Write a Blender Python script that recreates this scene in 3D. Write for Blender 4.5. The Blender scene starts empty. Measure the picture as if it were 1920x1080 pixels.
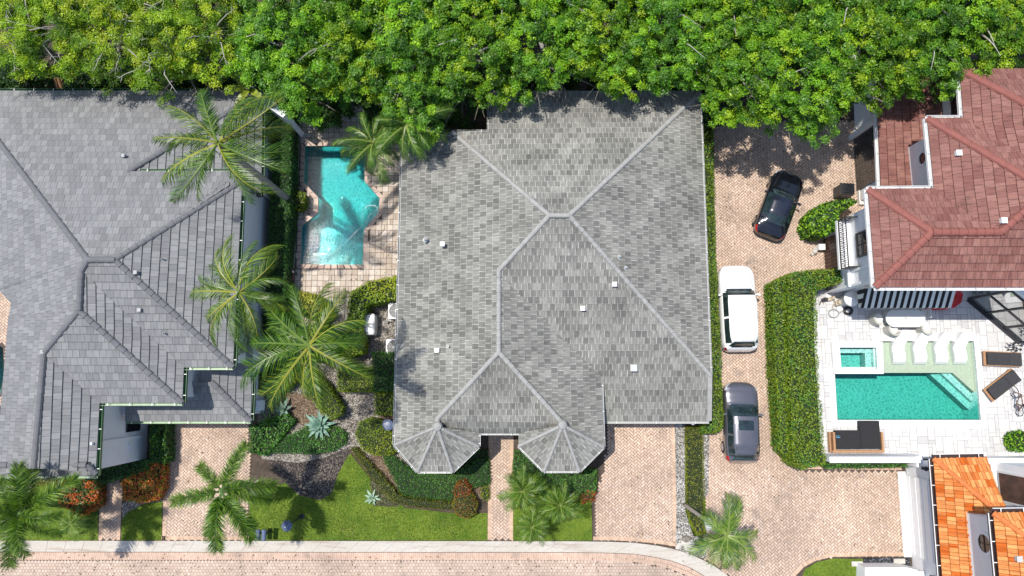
import bpy, math, random
import numpy as np
from mathutils import Vector, Matrix
from mathutils.geometry import tessellate_polygon

# ---------------------------------------------------------------- camera, sky, sun, exposure
scene = bpy.context.scene
CX, CY, F = 960.0, 540.0, 1280.0           # photograph size/2 and focal length in its pixels
TILT = math.radians(7.7)
CAMH = 39.64
CAM = Vector((0.0, -CAMH*math.tan(TILT), CAMH))
cd = bpy.data.cameras.new("camera"); cam = bpy.data.objects.new("camera", cd)
scene.collection.objects.link(cam); scene.camera = cam
cam.location = CAM; cam.rotation_euler = (TILT, 0, 0)
cd.sensor_width = 36.0; cd.lens = F/1920*36.0; cd.clip_end = 2000; cd.clip_start = 0.5

SUN = Vector((-0.30, 0.15, 1.0)).normalized()
SUN_EL = math.asin(SUN.z)
world = bpy.data.worlds.new("World"); scene.world = world; world.use_nodes = True
wn = world.node_tree.nodes; wl = world.node_tree.links
bg = wn["Background"]; sky = wn.new("ShaderNodeTexSky"); sky.sky_type = 'NISHITA'
sky.sun_disc = False; sky.sun_elevation = SUN_EL
sky.sun_rotation = math.atan2(SUN.x, SUN.y)
wl.new(sky.outputs[0], bg.inputs[0]); bg.inputs[1].default_value = 0.15
sd = bpy.data.lights.new("sun", 'SUN'); sd.energy = 4.1; sd.angle = math.radians(0.5); sd.color = (1.0, 0.95, 0.87)
sun = bpy.data.objects.new("sun", sd); scene.collection.objects.link(sun)
sun.location = (-40, 20, 90); sun.rotation_euler = SUN.to_track_quat('Z', 'Y').to_euler()
scene.view_settings.view_transform = 'Standard'; scene.view_settings.look = 'None'
scene.view_settings.exposure = 0.22; scene.view_settings.gamma = 1.0
scene.render.engine = 'CYCLES'
scene.cycles.caustics_reflective = False; scene.cycles.caustics_refractive = False
scene.cycles.transparent_max_bounces = 16

# ---------------------------------------------------------------- pixel of the photograph -> point at height z
ct, st = math.cos(TILT), math.sin(TILT)
def ray(px, py):
    x, y = (px-CX)/F, (CY-py)/F
    return Vector((x, y*ct + st, y*st - ct))
def P(px, py, z=0.0):
    r = ray(px, py); t = (z-CAM.z)/r.z
    return CAM + r*t
def PL(pts, z=0.0): return [P(a[0], a[1], a[2] if len(a) > 2 else z) for a in pts]
def XY(pts, z=0.0): return [(p.x, p.y) for p in PL(pts, z)]

# ---------------------------------------------------------------- object helpers
W = {}
def tag(o, label=None, cat=None, group=None, kind=None):
    if label: o['label'] = label
    if cat: o['category'] = cat
    if group: o['group'] = group
    if kind: o['kind'] = kind
    return o
def link(o): scene.collection.objects.link(o); return o
def thing(name, label, cat, loc, rotz=0.0, group=None):
    o = bpy.data.objects.new(name, None); o.empty_display_size = 0.3
    link(o); o.location = loc; o.rotation_euler = (0, 0, rotz)
    W[o.name] = Vector(loc); return tag(o, label, cat, group)

class MB:
    def __init__(s): s.v = []; s.f = []; s.m = []; s.c = []; s.uv = []; s.cur = (1, 1, 1); s.mi = 0
    def face(s, pts, uv=None, col=None, mi=None):
        n = len(s.v); s.v.extend([tuple(p) for p in pts]); s.f.append(tuple(range(n, n+len(pts))))
        s.m.append(s.mi if mi is None else mi); s.c.append(col or s.cur)
        s.uv.extend(uv if uv else [(0, 0)]*len(pts))
    def raw(s, verts, faces, col=None, mi=None):
        n = len(s.v); s.v.extend([tuple(p) for p in verts]); s.uv.extend([(0, 0)]*len(verts))
        for f in faces:
            s.f.append(tuple(i+n for i in f)); s.m.append(s.mi if mi is None else mi); s.c.append(col or s.cur)
    def box(s, c, sz, rz=0.0, tilt=None, col=None, mi=None):
        x, y, z = sz[0]/2, sz[1]/2, sz[2]/2
        vs = [Vector((a*x, b*y, d*z)) for d in (-1, 1) for a, b in ((-1, -1), (1, -1), (1, 1), (-1, 1))]
        M = Matrix.Rotation(rz, 3, 'Z')
        if tilt is not None: M = M @ tilt
        c = Vector(c); vs = [M @ v + c for v in vs]
        s.raw(vs, [(3, 2, 1, 0), (4, 5, 6, 7), (0, 1, 5, 4), (1, 2, 6, 5), (2, 3, 7, 6), (3, 0, 4, 7)], col, mi)
    def bar(s, a, b, w, h=None, up=Vector((0, 0, 1)), col=None, mi=None):
        a, b = Vector(a), Vector(b); d = (b-a)
        if d.length < 1e-6: return
        d.normalize(); h = h or w
        sx = d.cross(up)
        if sx.length < 1e-4: sx = d.cross(Vector((1, 0, 0)))
        sx.normalize(); sy = sx.cross(d).normalized()
        vs = [p + sx*(i*w/2) + sy*(j*h/2) for p in (a, b) for i, j in ((-1, -1), (1, -1), (1, 1), (-1, 1))]
        s.raw(vs, [(0, 1, 2, 3), (7, 6, 5, 4), (0, 4, 5, 1), (1, 5, 6, 2), (2, 6, 7, 3), (3, 7, 4, 0)], col, mi)
    def tube(s, pts, rad, seg=8, col=None, mi=None, cap=True):
        pts = [Vector(p) for p in pts]
        if not hasattr(rad, '__len__'): rad = [rad]*len(pts)
        rings = []
        for i, p in enumerate(pts):
            d = (pts[min(i+1, len(pts)-1)] - pts[max(i-1, 0)])
            d = d.normalized() if d.length > 1e-9 else Vector((0, 0, 1))
            a = d.cross(Vector((0.13, 0.97, 0.2))).normalized(); b = d.cross(a)
            rings.append([p + (a*math.cos(2*math.pi*k/seg) + b*math.sin(2*math.pi*k/seg))*rad[i] for k in range(seg)])
        vs = [q for r in rings for q in r]; fs = []
        for i in range(len(pts)-1):
            for k in range(seg):
                a0 = i*seg+k; a1 = i*seg+(k+1) % seg
                fs.append((a0, a1, a1+seg, a0+seg))
        if cap:
            fs.append(tuple(reversed(range(seg)))); fs.append(tuple(range((len(pts)-1)*seg, len(pts)*seg)))
        s.raw(vs, fs, col, mi)
    def lathe(s, prof, c=(0, 0, 0), seg=20, col=None, mi=None, M=None):
        c = Vector(c); vs = []; fs = []
        for r, z in prof:
            for k in range(seg):
                q = Vector((r*math.cos(2*math.pi*k/seg), r*math.sin(2*math.pi*k/seg), z))
                if M is not None: q = M @ q
                vs.append(q + c)
        for i in range(len(prof)-1):
            for k in range(seg):
                a0 = i*seg+k; a1 = i*seg+(k+1) % seg
                fs.append((a0, a1, a1+seg, a0+seg))
        s.raw(vs, fs, col, mi)
    def poly(s, loops, z, col=None, mi=None):
        """flat sheet with holes; loops = [outer, hole, ...] of (x, y)"""
        L3 = [[Vector((x, y, 0)) for x, y in lp] for lp in loops]
        flat = [v for lp in L3 for v in lp]
        tr = tessellate_polygon(L3); out = []
        for a, b, c in tr:
            n = (flat[b]-flat[a]).cross(flat[c]-flat[a]).z
            out.append((a, b, c) if n > 0 else (a, c, b))
        s.raw([(v.x, v.y, z) for v in flat], out, col, mi)
    def prism(s, lp, z0, z1, col=None, mi=None, top=True, bottom=False, mitop=None):
        if area(lp) < 0: lp = lp[::-1]
        n = len(lp)
        for i in range(n):
            a, b = lp[i], lp[(i+1) % n]
            s.face([(a[0], a[1], z0), (b[0], b[1], z0), (b[0], b[1], z1), (a[0], a[1], z1)], None, col, mi)
        if top: s.poly([lp], z1, col, mi if mitop is None else mitop)
        if bottom:
            k = len(s.f); s.poly([lp], z0, col, mi)
            for i in range(k, len(s.f)): s.f[i] = s.f[i][::-1]
    def build(s, name, mats, parent=None, local=False, smooth=False, origin=None):
        me = bpy.data.meshes.new(name)
        v = np.array(s.v, dtype=np.float32).reshape(-1, 3)
        off = Vector((0, 0, 0))
        if not local:
            if parent is not None: off = W[parent.name]
            elif origin is not None: off = Vector(origin)
            v = v - np.array(off, dtype=np.float32)
        me.from_pydata(v.tolist(), [], s.f)
        if not isinstance(mats, (list, tuple)): mats = [mats]
        for m in mats: me.materials.append(m)
        me.polygons.foreach_set('material_index', np.array(s.m, dtype=np.int32))
        if smooth: me.polygons.foreach_set('use_smooth', np.ones(len(s.f), dtype=bool))
        at = me.attributes.new('Col', 'FLOAT_COLOR', 'FACE')
        c = np.ones((len(s.f), 4), dtype=np.float32); c[:, :3] = np.array(s.c, dtype=np.float32)
        at.data.foreach_set('color', c.ravel())
        if any(u != (0, 0) for u in s.uv[:400]) or any(u != (0, 0) for u in s.uv[-400:]):
            ul = me.uv_layers.new(name='UVMap')
            li = np.zeros(len(me.loops), dtype=np.int32); me.loops.foreach_get('vertex_index', li)
            ul.data.foreach_set('uv', np.array(s.uv, dtype=np.float32)[li].ravel())
        me.update()
        o = bpy.data.objects.new(name, me); link(o)
        if parent is not None:
            o.parent = parent; W[o.name] = W[parent.name]
        else:
            o.location = off; W[o.name] = off
        return o
def area(lp): return sum(lp[i][0]*lp[(i+1) % len(lp)][1]-lp[(i+1) % len(lp)][0]*lp[i][1] for i in range(len(lp)))/2
def inset(lp, d):
    if area(lp) < 0: lp = lp[::-1]
    n = len(lp); out = []
    for i in range(n):
        p0, p1, p2 = Vector(lp[i-1]), Vector(lp[i]), Vector(lp[(i+1) % n])
        e1 = (p1-p0).normalized(); e2 = (p2-p1).normalized()
        n1 = Vector((-e1.y, e1.x)); n2 = Vector((-e2.y, e2.x))
        m = n1+n2
        if m.length < 1e-5: m = n1
        m.normalize(); k = d/max(0.4, m.dot(n1)); out.append(tuple(p1+m*k))
    return out
def inside(x, y, lp):
    c = False; n = len(lp); j = n-1
    for i in range(n):
        xi, yi = lp[i]; xj, yj = lp[j]
        if (yi > y) != (yj > y) and x < (xj-xi)*(y-yi)/(yj-yi)+xi: c = not c
        j = i
    return c
def in_mask(X, Y, lp):
    c = np.zeros(X.shape, dtype=bool); n = len(lp); j = n-1
    for i in range(n):
        xi, yi = lp[i]; xj, yj = lp[j]
        if yi != yj:
            c ^= ((yi > Y) != (yj > Y)) & (X < (xj-xi)*(Y-yi)/(yj-yi)+xi)
        j = i
    return c
def lerp(a, b, t): return a+(b-a)*t
def mixc(a, b, t): return tuple(x+(y-x)*t for x, y in zip(a, b))

# ---------------------------------------------------------------- materials
def nodes(name):
    m = bpy.data.materials.new(name); m.use_nodes = True
    return m, m.node_tree.nodes, m.node_tree.links, m.node_tree.nodes['Principled BSDF']
def noise(n, l, scale, detail=4, rough=0.6, vec=None):
    t = n.new('ShaderNodeTexNoise'); t.inputs['Scale'].default_value = scale
    t.inputs['Detail'].default_value = detail; t.inputs['Roughness'].default_value = rough
    if vec is not None: l.new(vec, t.inputs['Vector'])
    return t
def rampn(n, l, fac, a, b, ca=(0, 0, 0), cb=(1, 1, 1)):
    r = n.new('ShaderNodeValToRGB'); e = r.color_ramp.elements
    e[0].position = a; e[1].position = b; e[0].color = (*ca, 1); e[1].color = (*cb, 1)
    l.new(fac, r.inputs[0]); return r
def mixn(n, l, typ, fac, a, b):
    x = n.new('ShaderNodeMix'); x.data_type = 'RGBA'; x.blend_type = typ
    def st_(i, v):
        if isinstance(v, bpy.types.NodeSocket): l.new(v, i)
        elif isinstance(v, (int, float)): i.default_value = v
        else: i.default_value = (*v, 1)
    st_(x.inputs[0], fac); st_(x.inputs[6], a); st_(x.inputs[7], b)
    return x.outputs[2]
def bump(n, l, bs, h, strength=0.3, dist=0.02):
    b = n.new('ShaderNodeBump'); b.inputs['Strength'].default_value = strength; b.inputs['Distance'].default_value = dist
    l.new(h, b.inputs['Height']); l.new(b.outputs[0], bs.inputs['Normal']); return b
def geo(n): return n.new('ShaderNodeNewGeometry').outputs['Position']
def solid(name, col, rough=0.6, metal=0.0, var=0.12, scale=3.0, coat=0.0, bmp=0.0, bscale=40):
    m, n, l, b = nodes(name)
    b.inputs['Roughness'].default_value = rough; b.inputs['Metallic'].default_value = metal
    if coat: b.inputs['Coat Weight'].default_value = coat; b.inputs['Coat Roughness'].default_value = 0.04
    if var > 0:
        t = noise(n, l, scale, 5, 0.65, geo(n))
        r = rampn(n, l, t.outputs[0], 0.3, 0.7, tuple(c*(1-var) for c in col), tuple(min(1, c*(1+var)) for c in col))
        l.new(r.outputs[0], b.inputs['Base Color'])
    else: b.inputs['Base Color'].default_value = (*col, 1)
    if bmp:
        t2 = noise(n, l, bscale, 4, 0.6, geo(n)); bump(n, l, b, t2.outputs[0], bmp, 0.01)
    return m
def attr_mat(name, rough=0.7, var=0.25, scale=0.6, fine=0.15, fscale=12, stain=None, bmp=0.0, spec=0.3):
    """colour from the per-face attribute, broken up by wear of two sizes"""
    m, n, l, b = nodes(name)
    a = n.new('ShaderNodeAttribute'); a.attribute_name = 'Col'
    g = geo(n)
    t = noise(n, l, scale, 5, 0.6, g)
    r = rampn(n, l, t.outputs[0], 0.3, 0.72, (1-var,)*3, (1+var*0.4,)*3)
    c = mixn(n, l, 'MULTIPLY', 1.0, a.outputs[0], r.outputs[0])
    t2 = noise(n, l, fscale, 3, 0.6, g)
    r2 = rampn(n, l, t2.outputs[0], 0.3, 0.7, (1-fine,)*3, (1+fine,)*3)
    c = mixn(n, l, 'MULTIPLY', 1.0, c, r2.outputs[0])
    if stain:
        t3 = noise(n, l, stain[0], 4, 0.55, g)
        r3 = rampn(n, l, t3.outputs[0], stain[1], stain[2])
        c = mixn(n, l, 'MIX', r3.outputs[0], c, stain[3])
    l.new(c, b.inputs['Base Color']); b.inputs['Roughness'].default_value = rough
    b.inputs['Specular IOR Level'].default_value = spec
    if bmp: bump(n, l, b, t2.outputs[0], bmp, 0.01)
    return m
def leaf_mat(name, rough=0.42, trans=0.35, spec=0.4):
    m, n, l, b = nodes(name)
    a = n.new('ShaderNodeAttribute'); a.attribute_name = 'Col'
    oi = n.new('ShaderNodeObjectInfo')
    hs = n.new('ShaderNodeHueSaturation'); hs.inputs['Hue'].default_value = 0.5
    mr = n.new('ShaderNodeMapRange'); mr.inputs[3].default_value = 0.85; mr.inputs[4].default_value = 1.15
    l.new(oi.outputs['Random'], mr.inputs[0]); l.new(mr.outputs[0], hs.inputs['Value']); l.new(a.outputs[0], hs.inputs['Color'])
    l.new(hs.outputs[0], b.inputs['Base Color'])
    b.inputs['Roughness'].default_value = rough; b.inputs['Specular IOR Level'].default_value = spec
    tr = n.new('ShaderNodeBsdfTranslucent')
    c2 = mixn(n, l, 'MULTIPLY', 1.0, hs.outputs[0], (1.15, 1.3, 0.5)); l.new(c2, tr.inputs[0])
    mx = n.new('ShaderNodeMixShader'); mx.inputs[0].default_value = trans
    l.new(b.outputs[0], mx.inputs[1]); l.new(tr.outputs[0], mx.inputs[2])
    l.new(mx.outputs[0], n['Material Output'].inputs['Surface'])
    return m
def tile_mat(name, c1, c2, mort, tw, th, streak=0.25, offs=0.5, msize=0.012, rough=0.75, big=0.15, moss=None, bias=0.0, xnoise=9.0):
    """roof tiles laid in courses: UV is (along the eave, up the slope) in metres"""
    m, n, l, b = nodes(name)
    uv = n.new('ShaderNodeUVMap')
    br = n.new('ShaderNodeTexBrick'); l.new(uv.outputs[0], br.inputs['Vector'])
    br.offset = offs; br.squash = 1.0
    br.inputs['Scale'].default_value = 1.0; br.inputs['Brick Width'].default_value = tw
    br.inputs['Row Height'].default_value = th; br.inputs['Mortar Size'].default_value = msize
    br.inputs['Mortar Smooth'].default_value = 0.4; br.inputs['Bias'].default_value = bias
    br.inputs['Color1'].default_value = (*c1, 1); br.inputs['Color2'].default_value = (*c2, 1); br.inputs['Mortar'].default_value = (*mort, 1)
    mp = n.new('ShaderNodeMapping'); mp.inputs['Scale'].default_value = (xnoise, 1.3, 1); l.new(uv.outputs[0], mp.inputs[0])
    t = noise(n, l, 1.6, 4, 0.65, mp.outputs[0])
    r = rampn(n, l, t.outputs[0], 0.3, 0.7, (1-streak,)*3, (1+streak,)*3)
    c = mixn(n, l, 'MULTIPLY', 1.0, br.outputs[0], r.outputs[0])
    t2 = noise(n, l, 0.45, 4, 0.6, geo(n))
    r2 = rampn(n, l, t2.outputs[0], 0.3, 0.7, (1-big,)*3, (1+big,)*3)
    c = mixn(n, l, 'MULTIPLY', 1.0, c, r2.outputs[0])
    if moss:
        t3 = noise(n, l, moss[0], 5, 0.7, mp.outputs[0]); r3 = rampn(n, l, t3.outputs[0], moss[1], moss[2])
        c = mixn(n, l, 'MIX', r3.outputs[0], c, moss[3])
    l.new(c, b.inputs['Base Color']); b.inputs['Roughness'].default_value = rough
    b.inputs['Specular IOR Level'].default_value = 0.25
    return m
M = {}
# ---------------------------------------------------------------- material library
M['leaf'] = leaf_mat('leaf_foliage', 0.40, 0.30, 0.35)
M['palm'] = leaf_mat('palm_leaf', 0.38, 0.16, 0.4)
M['hedge'] = leaf_mat('hedge_leaf', 0.45, 0.25, 0.4)
M['agave'] = leaf_mat('agave_leaf', 0.55, 0.08, 0.3)
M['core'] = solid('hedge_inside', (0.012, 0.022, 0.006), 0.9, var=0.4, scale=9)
M['bark'] = solid('grey_bark', (0.20, 0.18, 0.15), 0.85, var=0.35, scale=7, bmp=0.5)
M['palmbark'] = solid('palm_bark', (0.30, 0.27, 0.23), 0.85, var=0.25, scale=9, bmp=0.4)
M['twig'] = solid('bare_twig', (0.42, 0.39, 0.36), 0.8, var=0.2)
M['paver'] = attr_mat('paver_brick', 0.8, 0.28, 0.30, 0.10, 6, stain=(0.9, 0.58, 0.80, (0.28, 0.22, 0.18)))
M['joint'] = solid('paver_joint', (0.10, 0.075, 0.062), 0.95, var=0.3, scale=5)
M['deck'] = attr_mat('deck_tile', 0.75, 0.18, 0.8, 0.10, 15)
M['marble'] = attr_mat('marble_paving', 0.5, 0.04, 0.7, 0.05, 3.5, spec=0.4)
M['mjoint'] = solid('marble_joint', (0.30, 0.285, 0.27), 0.9, var=0.1)
M['stucco_white'] = solid('white_stucco', (0.78, 0.78, 0.78), 0.85, var=0.04, scale=1.5, bmp=0.15, bscale=60)
M['stucco_grey'] = solid('grey_stucco', (0.82, 0.83, 0.84), 0.85, var=0.05, scale=1.2, bmp=0.15, bscale=60)
M['stucco_cream'] = solid('cream_stucco', (0.66, 0.63, 0.58), 0.85, var=0.05, scale=1.2, bmp=0.15, bscale=60)
M['white_paint'] = solid('white_paint', (0.80, 0.80, 0.79), 0.45, var=0.04)
M['white_plastic'] = solid('white_plastic', (0.80, 0.80, 0.79), 0.35, var=0.02)
M['green_metal'] = solid('green_gutter_metal', (0.045, 0.15, 0.06), 0.4, var=0.15)
M['green_pale'] = solid('pale_green_gutter_metal', (0.30, 0.42, 0.27), 0.45, var=0.15)
M['grey_metal'] = solid('grey_gutter_metal', (0.50, 0.51, 0.50), 0.45, var=0.12)
M['vent_grey'] = solid('grey_vent_metal', (0.30, 0.30, 0.31), 0.5, var=0.1)
M['dark_metal'] = solid('dark_metal', (0.03, 0.03, 0.035), 0.45, var=0.2)
M['black_metal'] = solid('black_iron', (0.02, 0.02, 0.022), 0.5, var=0.1)
M['blue_grey_metal'] = solid('blue_grey_metal', (0.10, 0.13, 0.22), 0.4, var=0.25, scale=8)
M['brown_metal'] = solid('brown_gutter_metal', (0.05, 0.03, 0.028), 0.5, var=0.2)
M['glass_dark'] = solid('dark_window_glass', (0.015, 0.018, 0.022), 0.04, var=0.3, scale=2, coat=0.3)
M['brown_glass'] = solid('brown_window_glass', (0.11, 0.055, 0.035), 0.06, var=0.6, scale=1.4, coat=0.3)
M['wood'] = solid('teak_wood', (0.40, 0.22, 0.11), 0.55, var=0.2, scale=12)
M['dark_wood'] = solid('dark_brown_wood', (0.085, 0.045, 0.035), 0.55, var=0.35, scale=5)
M['cushion'] = solid('charcoal_cushion', (0.035, 0.035, 0.038), 0.8, var=0.15, scale=6)
M['black_cushion'] = solid('black_cushion', (0.014, 0.013, 0.015), 0.75, var=0.2, scale=6)
M['red_plastic'] = solid('red_plastic', (0.55, 0.006, 0.012), 0.3, var=0.06, coat=0.4)
M['concrete'] = solid('kerb_concrete', (0.50, 0.46, 0.40), 0.85, var=0.14, scale=1.3)
M['hose'] = solid('grey_hose', (0.20, 0.22, 0.23), 0.5, var=0.1)
M['hose_pale'] = solid('pale_hose', (0.62, 0.70, 0.70), 0.5, var=0.05)
M['terracotta'] = solid('terracotta', (0.22, 0.12, 0.08), 0.75, var=0.3)
M['stone'] = solid('stone_slab', (0.52, 0.49, 0.44), 0.85, var=0.15)
M['tyre'] = solid('tyre_rubber', (0.02, 0.02, 0.02), 0.8, var=0.1)
M['rim'] = solid('alloy_rim', (0.5, 0.5, 0.52), 0.25, metal=0.9, var=0.05)
M['tail'] = solid('tail_light', (0.42, 0.01, 0.012), 0.2, var=0.05, coat=0.5)
M['head'] = solid('head_light', (0.55, 0.58, 0.62), 0.12, var=0.1, coat=0.6)
M['carglass'] = solid('car_glass', (0.02, 0.035, 0.04), 0.03, var=0.5, scale=2.2, coat=0.5)
M['beige'] = solid('beige_plastic', (0.45, 0.38, 0.28), 0.5, var=0.15)

m, n, l, b = nodes('soil_ground')
g = geo(n); t = noise(n, l, 2.2, 6, 0.7, g); r = rampn(n, l, t.outputs[0], 0.3, 0.75, (0.035, 0.026, 0.02), (0.13, 0.095, 0.07))
l.new(r.outputs[0], b.inputs['Base Color']); b.inputs['Roughness'].default_value = 0.95
t2 = noise(n, l, 30, 4, 0.7, g); bump(n, l, b, t2.outputs[0], 0.8, 0.03); M['soil'] = m

def pebble(name, c1, c2, c3, scale, dark=0.35):
    m, n, l, b = nodes(name); g = geo(n)
    v = n.new('ShaderNodeTexVoronoi'); v.inputs['Scale'].default_value = scale; l.new(g, v.inputs['Vector'])
    hs = n.new('ShaderNodeSeparateColor'); l.new(v.outputs['Color'], hs.inputs[0])
    r = n.new('ShaderNodeValToRGB'); e = r.color_ramp.elements
    e[0].position = 0.0; e[0].color = (*c1, 1); e[1].position = 1.0; e[1].color = (*c3, 1)
    k = r.color_ramp.elements.new(0.5); k.color = (*c2, 1); l.new(hs.outputs[0], r.inputs[0])
    r2 = rampn(n, l, v.outputs['Distance'], 0.25, 0.75, (1, 1, 1), (dark,)*3)
    c = mixn(n, l, 'MULTIPLY', 1.0, r.outputs[0], r2.outputs[0])
    t = noise(n, l, 1.1, 4, 0.6, g); r3 = rampn(n, l, t.outputs[0], 0.35, 0.7, (0.72, 0.68, 0.62), (1.08, 1.06, 1.04))
    c = mixn(n, l, 'MULTIPLY', 1.0, c, r3.outputs[0])
    l.new(c, b.inputs['Base Color']); b.inputs['Roughness'].default_value = 0.85
    inv = n.new('ShaderNodeMath'); inv.operation = 'SUBTRACT'; inv.inputs[0].default_value = 1.0; l.new(v.outputs['Distance'], inv.inputs[1])
    bump(n, l, b, inv.outputs[0], 0.9, 0.05); return m
M['gravel'] = pebble('white_gravel', (0.14, 0.12, 0.10), (0.36, 0.33, 0.29), (0.75, 0.72, 0.68), 17)
M['gravel_white'] = pebble('bright_white_gravel', (0.16, 0.155, 0.15), (0.50, 0.49, 0.47), (0.85, 0.85, 0.83), 15)
M['gravel_black'] = pebble('black_gravel', (0.012, 0.014, 0.018), (0.04, 0.045, 0.06), (0.22, 0.24, 0.28), 14)
M['mulch'] = pebble('dark_mulch', (0.03, 0.025, 0.025), (0.09, 0.075, 0.07), (0.30, 0.26, 0.22), 16)
M['mulch_brown'] = pebble('brown_mulch', (0.14, 0.09, 0.06), (0.26, 0.18, 0.12), (0.5, 0.4, 0.3), 18)

m, n, l, b = nodes('lawn_turf'); g = geo(n)
t = noise(n, l, 0.9, 5, 0.65, g); r = rampn(n, l, t.outputs[0], 0.32, 0.7, (0.075, 0.155, 0.012), (0.20, 0.27, 0.030))
t2 = noise(n, l, 22, 4, 0.75, g); r2 = rampn(n, l, t2.outputs[0], 0.3, 0.7, (0.55,)*3, (1.3,)*3)
c = mixn(n, l, 'MULTIPLY', 1.0, r.outputs[0], r2.outputs[0]); l.new(c, b.inputs['Base Color'])
b.inputs['Roughness'].default_value = 0.9; bump(n, l, b, t2.outputs[0], 0.8, 0.04); M['turf'] = m

m, n, l, b = nodes('caustic_plaster'); g = geo(n)
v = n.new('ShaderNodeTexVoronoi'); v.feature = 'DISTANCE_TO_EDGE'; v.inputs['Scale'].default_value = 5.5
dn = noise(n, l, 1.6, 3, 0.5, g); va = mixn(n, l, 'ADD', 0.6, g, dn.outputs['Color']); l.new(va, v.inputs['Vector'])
r = rampn(n, l, v.outputs['Distance'], 0.0, 0.25, (0.78, 0.88, 0.84), (0.40, 0.56, 0.55))  # pale caustic lines of rippling water are painted into the plaster colour
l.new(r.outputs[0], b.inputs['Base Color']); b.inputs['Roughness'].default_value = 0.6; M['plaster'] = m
M['plaster_pale'] = solid('pale_sand_plaster', (0.60, 0.55, 0.43), 0.6, var=0.12, scale=7)

def water(name, absorb, dens, bs=2.6, bstr=0.5, det=3):
    m = bpy.data.materials.new(name); m.use_nodes = True; n = m.node_tree.nodes; l = m.node_tree.links
    n.remove(n['Principled BSDF']); out = n['Material Output']
    tr = n.new('ShaderNodeBsdfTransparent'); gl = n.new('ShaderNodeBsdfGlossy'); gl.inputs['Roughness'].default_value = 0.015
    fr = n.new('ShaderNodeFresnel'); fr.inputs[0].default_value = 1.36
    mx = n.new('ShaderNodeMixShader'); g = geo(n)
    t = noise(n, l, bs, det, 0.65, g)
    t.inputs['Distortion'].default_value = 0.8
    b = n.new('ShaderNodeBump'); b.inputs['Strength'].default_value = bstr; b.inputs['Distance'].default_value = 0.09
    l.new(t.outputs[0], b.inputs['Height'])
    for x in (gl.inputs['Normal'], fr.inputs['Normal']): l.new(b.outputs[0], x)
    rf = n.new('ShaderNodeBsdfRefraction'); rf.inputs['IOR'].default_value = 1.33; rf.inputs['Roughness'].default_value = 0.0
    l.new(b.outputs[0], rf.inputs['Normal'])
    m2 = n.new('ShaderNodeMixShader'); m2.inputs[0].default_value = 0.0
    l.new(tr.outputs[0], m2.inputs[1]); l.new(rf.outputs[0], m2.inputs[2])
    l.new(fr.outputs[0], mx.inputs[0]); l.new(m2.outputs[0], mx.inputs[1]); l.new(gl.outputs[0], mx.inputs[2])
    l.new(mx.outputs[0], out.inputs['Surface'])
    va = n.new('ShaderNodeVolumeAbsorption'); va.inputs['Color'].default_value = (*absorb, 1); va.inputs['Density'].default_value = dens
    l.new(va.outputs[0], out.inputs['Volume'])
    return m
M['water_teal'] = water('pool_water_teal', (0.0, 0.79, 0.81), 1.0, 3.6, 0.20, 2)
M['water_aqua'] = water('pool_water_aqua', (0.10, 0.79, 0.73), 0.95, 3.6, 0.3, 2)

# window glass one can look through
m = bpy.data.materials.new('clear_glass'); m.use_nodes = True; n = m.node_tree.nodes; l = m.node_tree.links
n.remove(n['Principled BSDF']); tr = n.new('ShaderNodeBsdfTransparent'); tr.inputs[0].default_value = (0.72, 0.80, 0.72, 1)
gl = n.new('ShaderNodeBsdfGlossy'); gl.inputs['Roughness'].default_value = 0.02; fr = n.new('ShaderNodeFresnel'); fr.inputs[0].default_value = 1.9
mx = n.new('ShaderNodeMixShader'); mx.inputs[0].default_value = 0.62; l.new(tr.outputs[0], mx.inputs[1]); l.new(gl.outputs[0], mx.inputs[2])
l.new(mx.outputs[0], n['Material Output'].inputs['Surface']); M['clear_glass'] = m

TC = 0.36
M['tile_main'] = tile_mat('weathered_grey_tile', (0.135, 0.134, 0.122), (0.245, 0.242, 0.218), (0.36, 0.355, 0.33), 0.32, TC, 0.50, big=0.26, msize=0.018, xnoise=22, moss=(0.7, 0.56, 0.74, (0.13, 0.13, 0.115)))
M['tile_main_cap'] = solid('weathered_grey_ridge_tile', (0.32, 0.315, 0.30), 0.8, var=0.15, scale=3)
M['tile_left'] = tile_mat('slate_grey_tile', (0.172, 0.174, 0.178), (0.240, 0.242, 0.244), (0.095, 0.097, 0.102), 0.32, 0.40, 0.14, msize=0.012, big=0.07, xnoise=6)
M['tile_left_cap'] = solid('slate_grey_ridge_tile', (0.14, 0.14, 0.15), 0.8, var=0.15, scale=3)
M['tile_red'] = tile_mat('brick_red_tile', (0.195, 0.080, 0.066), (0.275, 0.135, 0.110), (0.07, 0.022, 0.02), 0.36, 0.42, 0.2, msize=0.01, big=0.12,
                         moss=(1.3, 0.52, 0.72, (0.06, 0.03, 0.03)), xnoise=10)
M['tile_red_cap'] = solid('brick_red_ridge_tile', (0.25, 0.085, 0.068), 0.8, var=0.15, scale=3)
M['tile_orange'] = tile_mat('bright_orange_tile', (0.50, 0.11, 0.012), (0.72, 0.36, 0.13), (0.22, 0.05, 0.01), 0.19, 0.40, 0.42, msize=0.012, big=0.08, offs=0.0, bias=-0.1, xnoise=16)  # pale half-tile bands put the barrels' highlights and shading into the orange
M['tile_orange_cap'] = solid('bright_orange_ridge_tile', (0.58, 0.17, 0.045), 0.75, var=0.2, scale=5)
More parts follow.
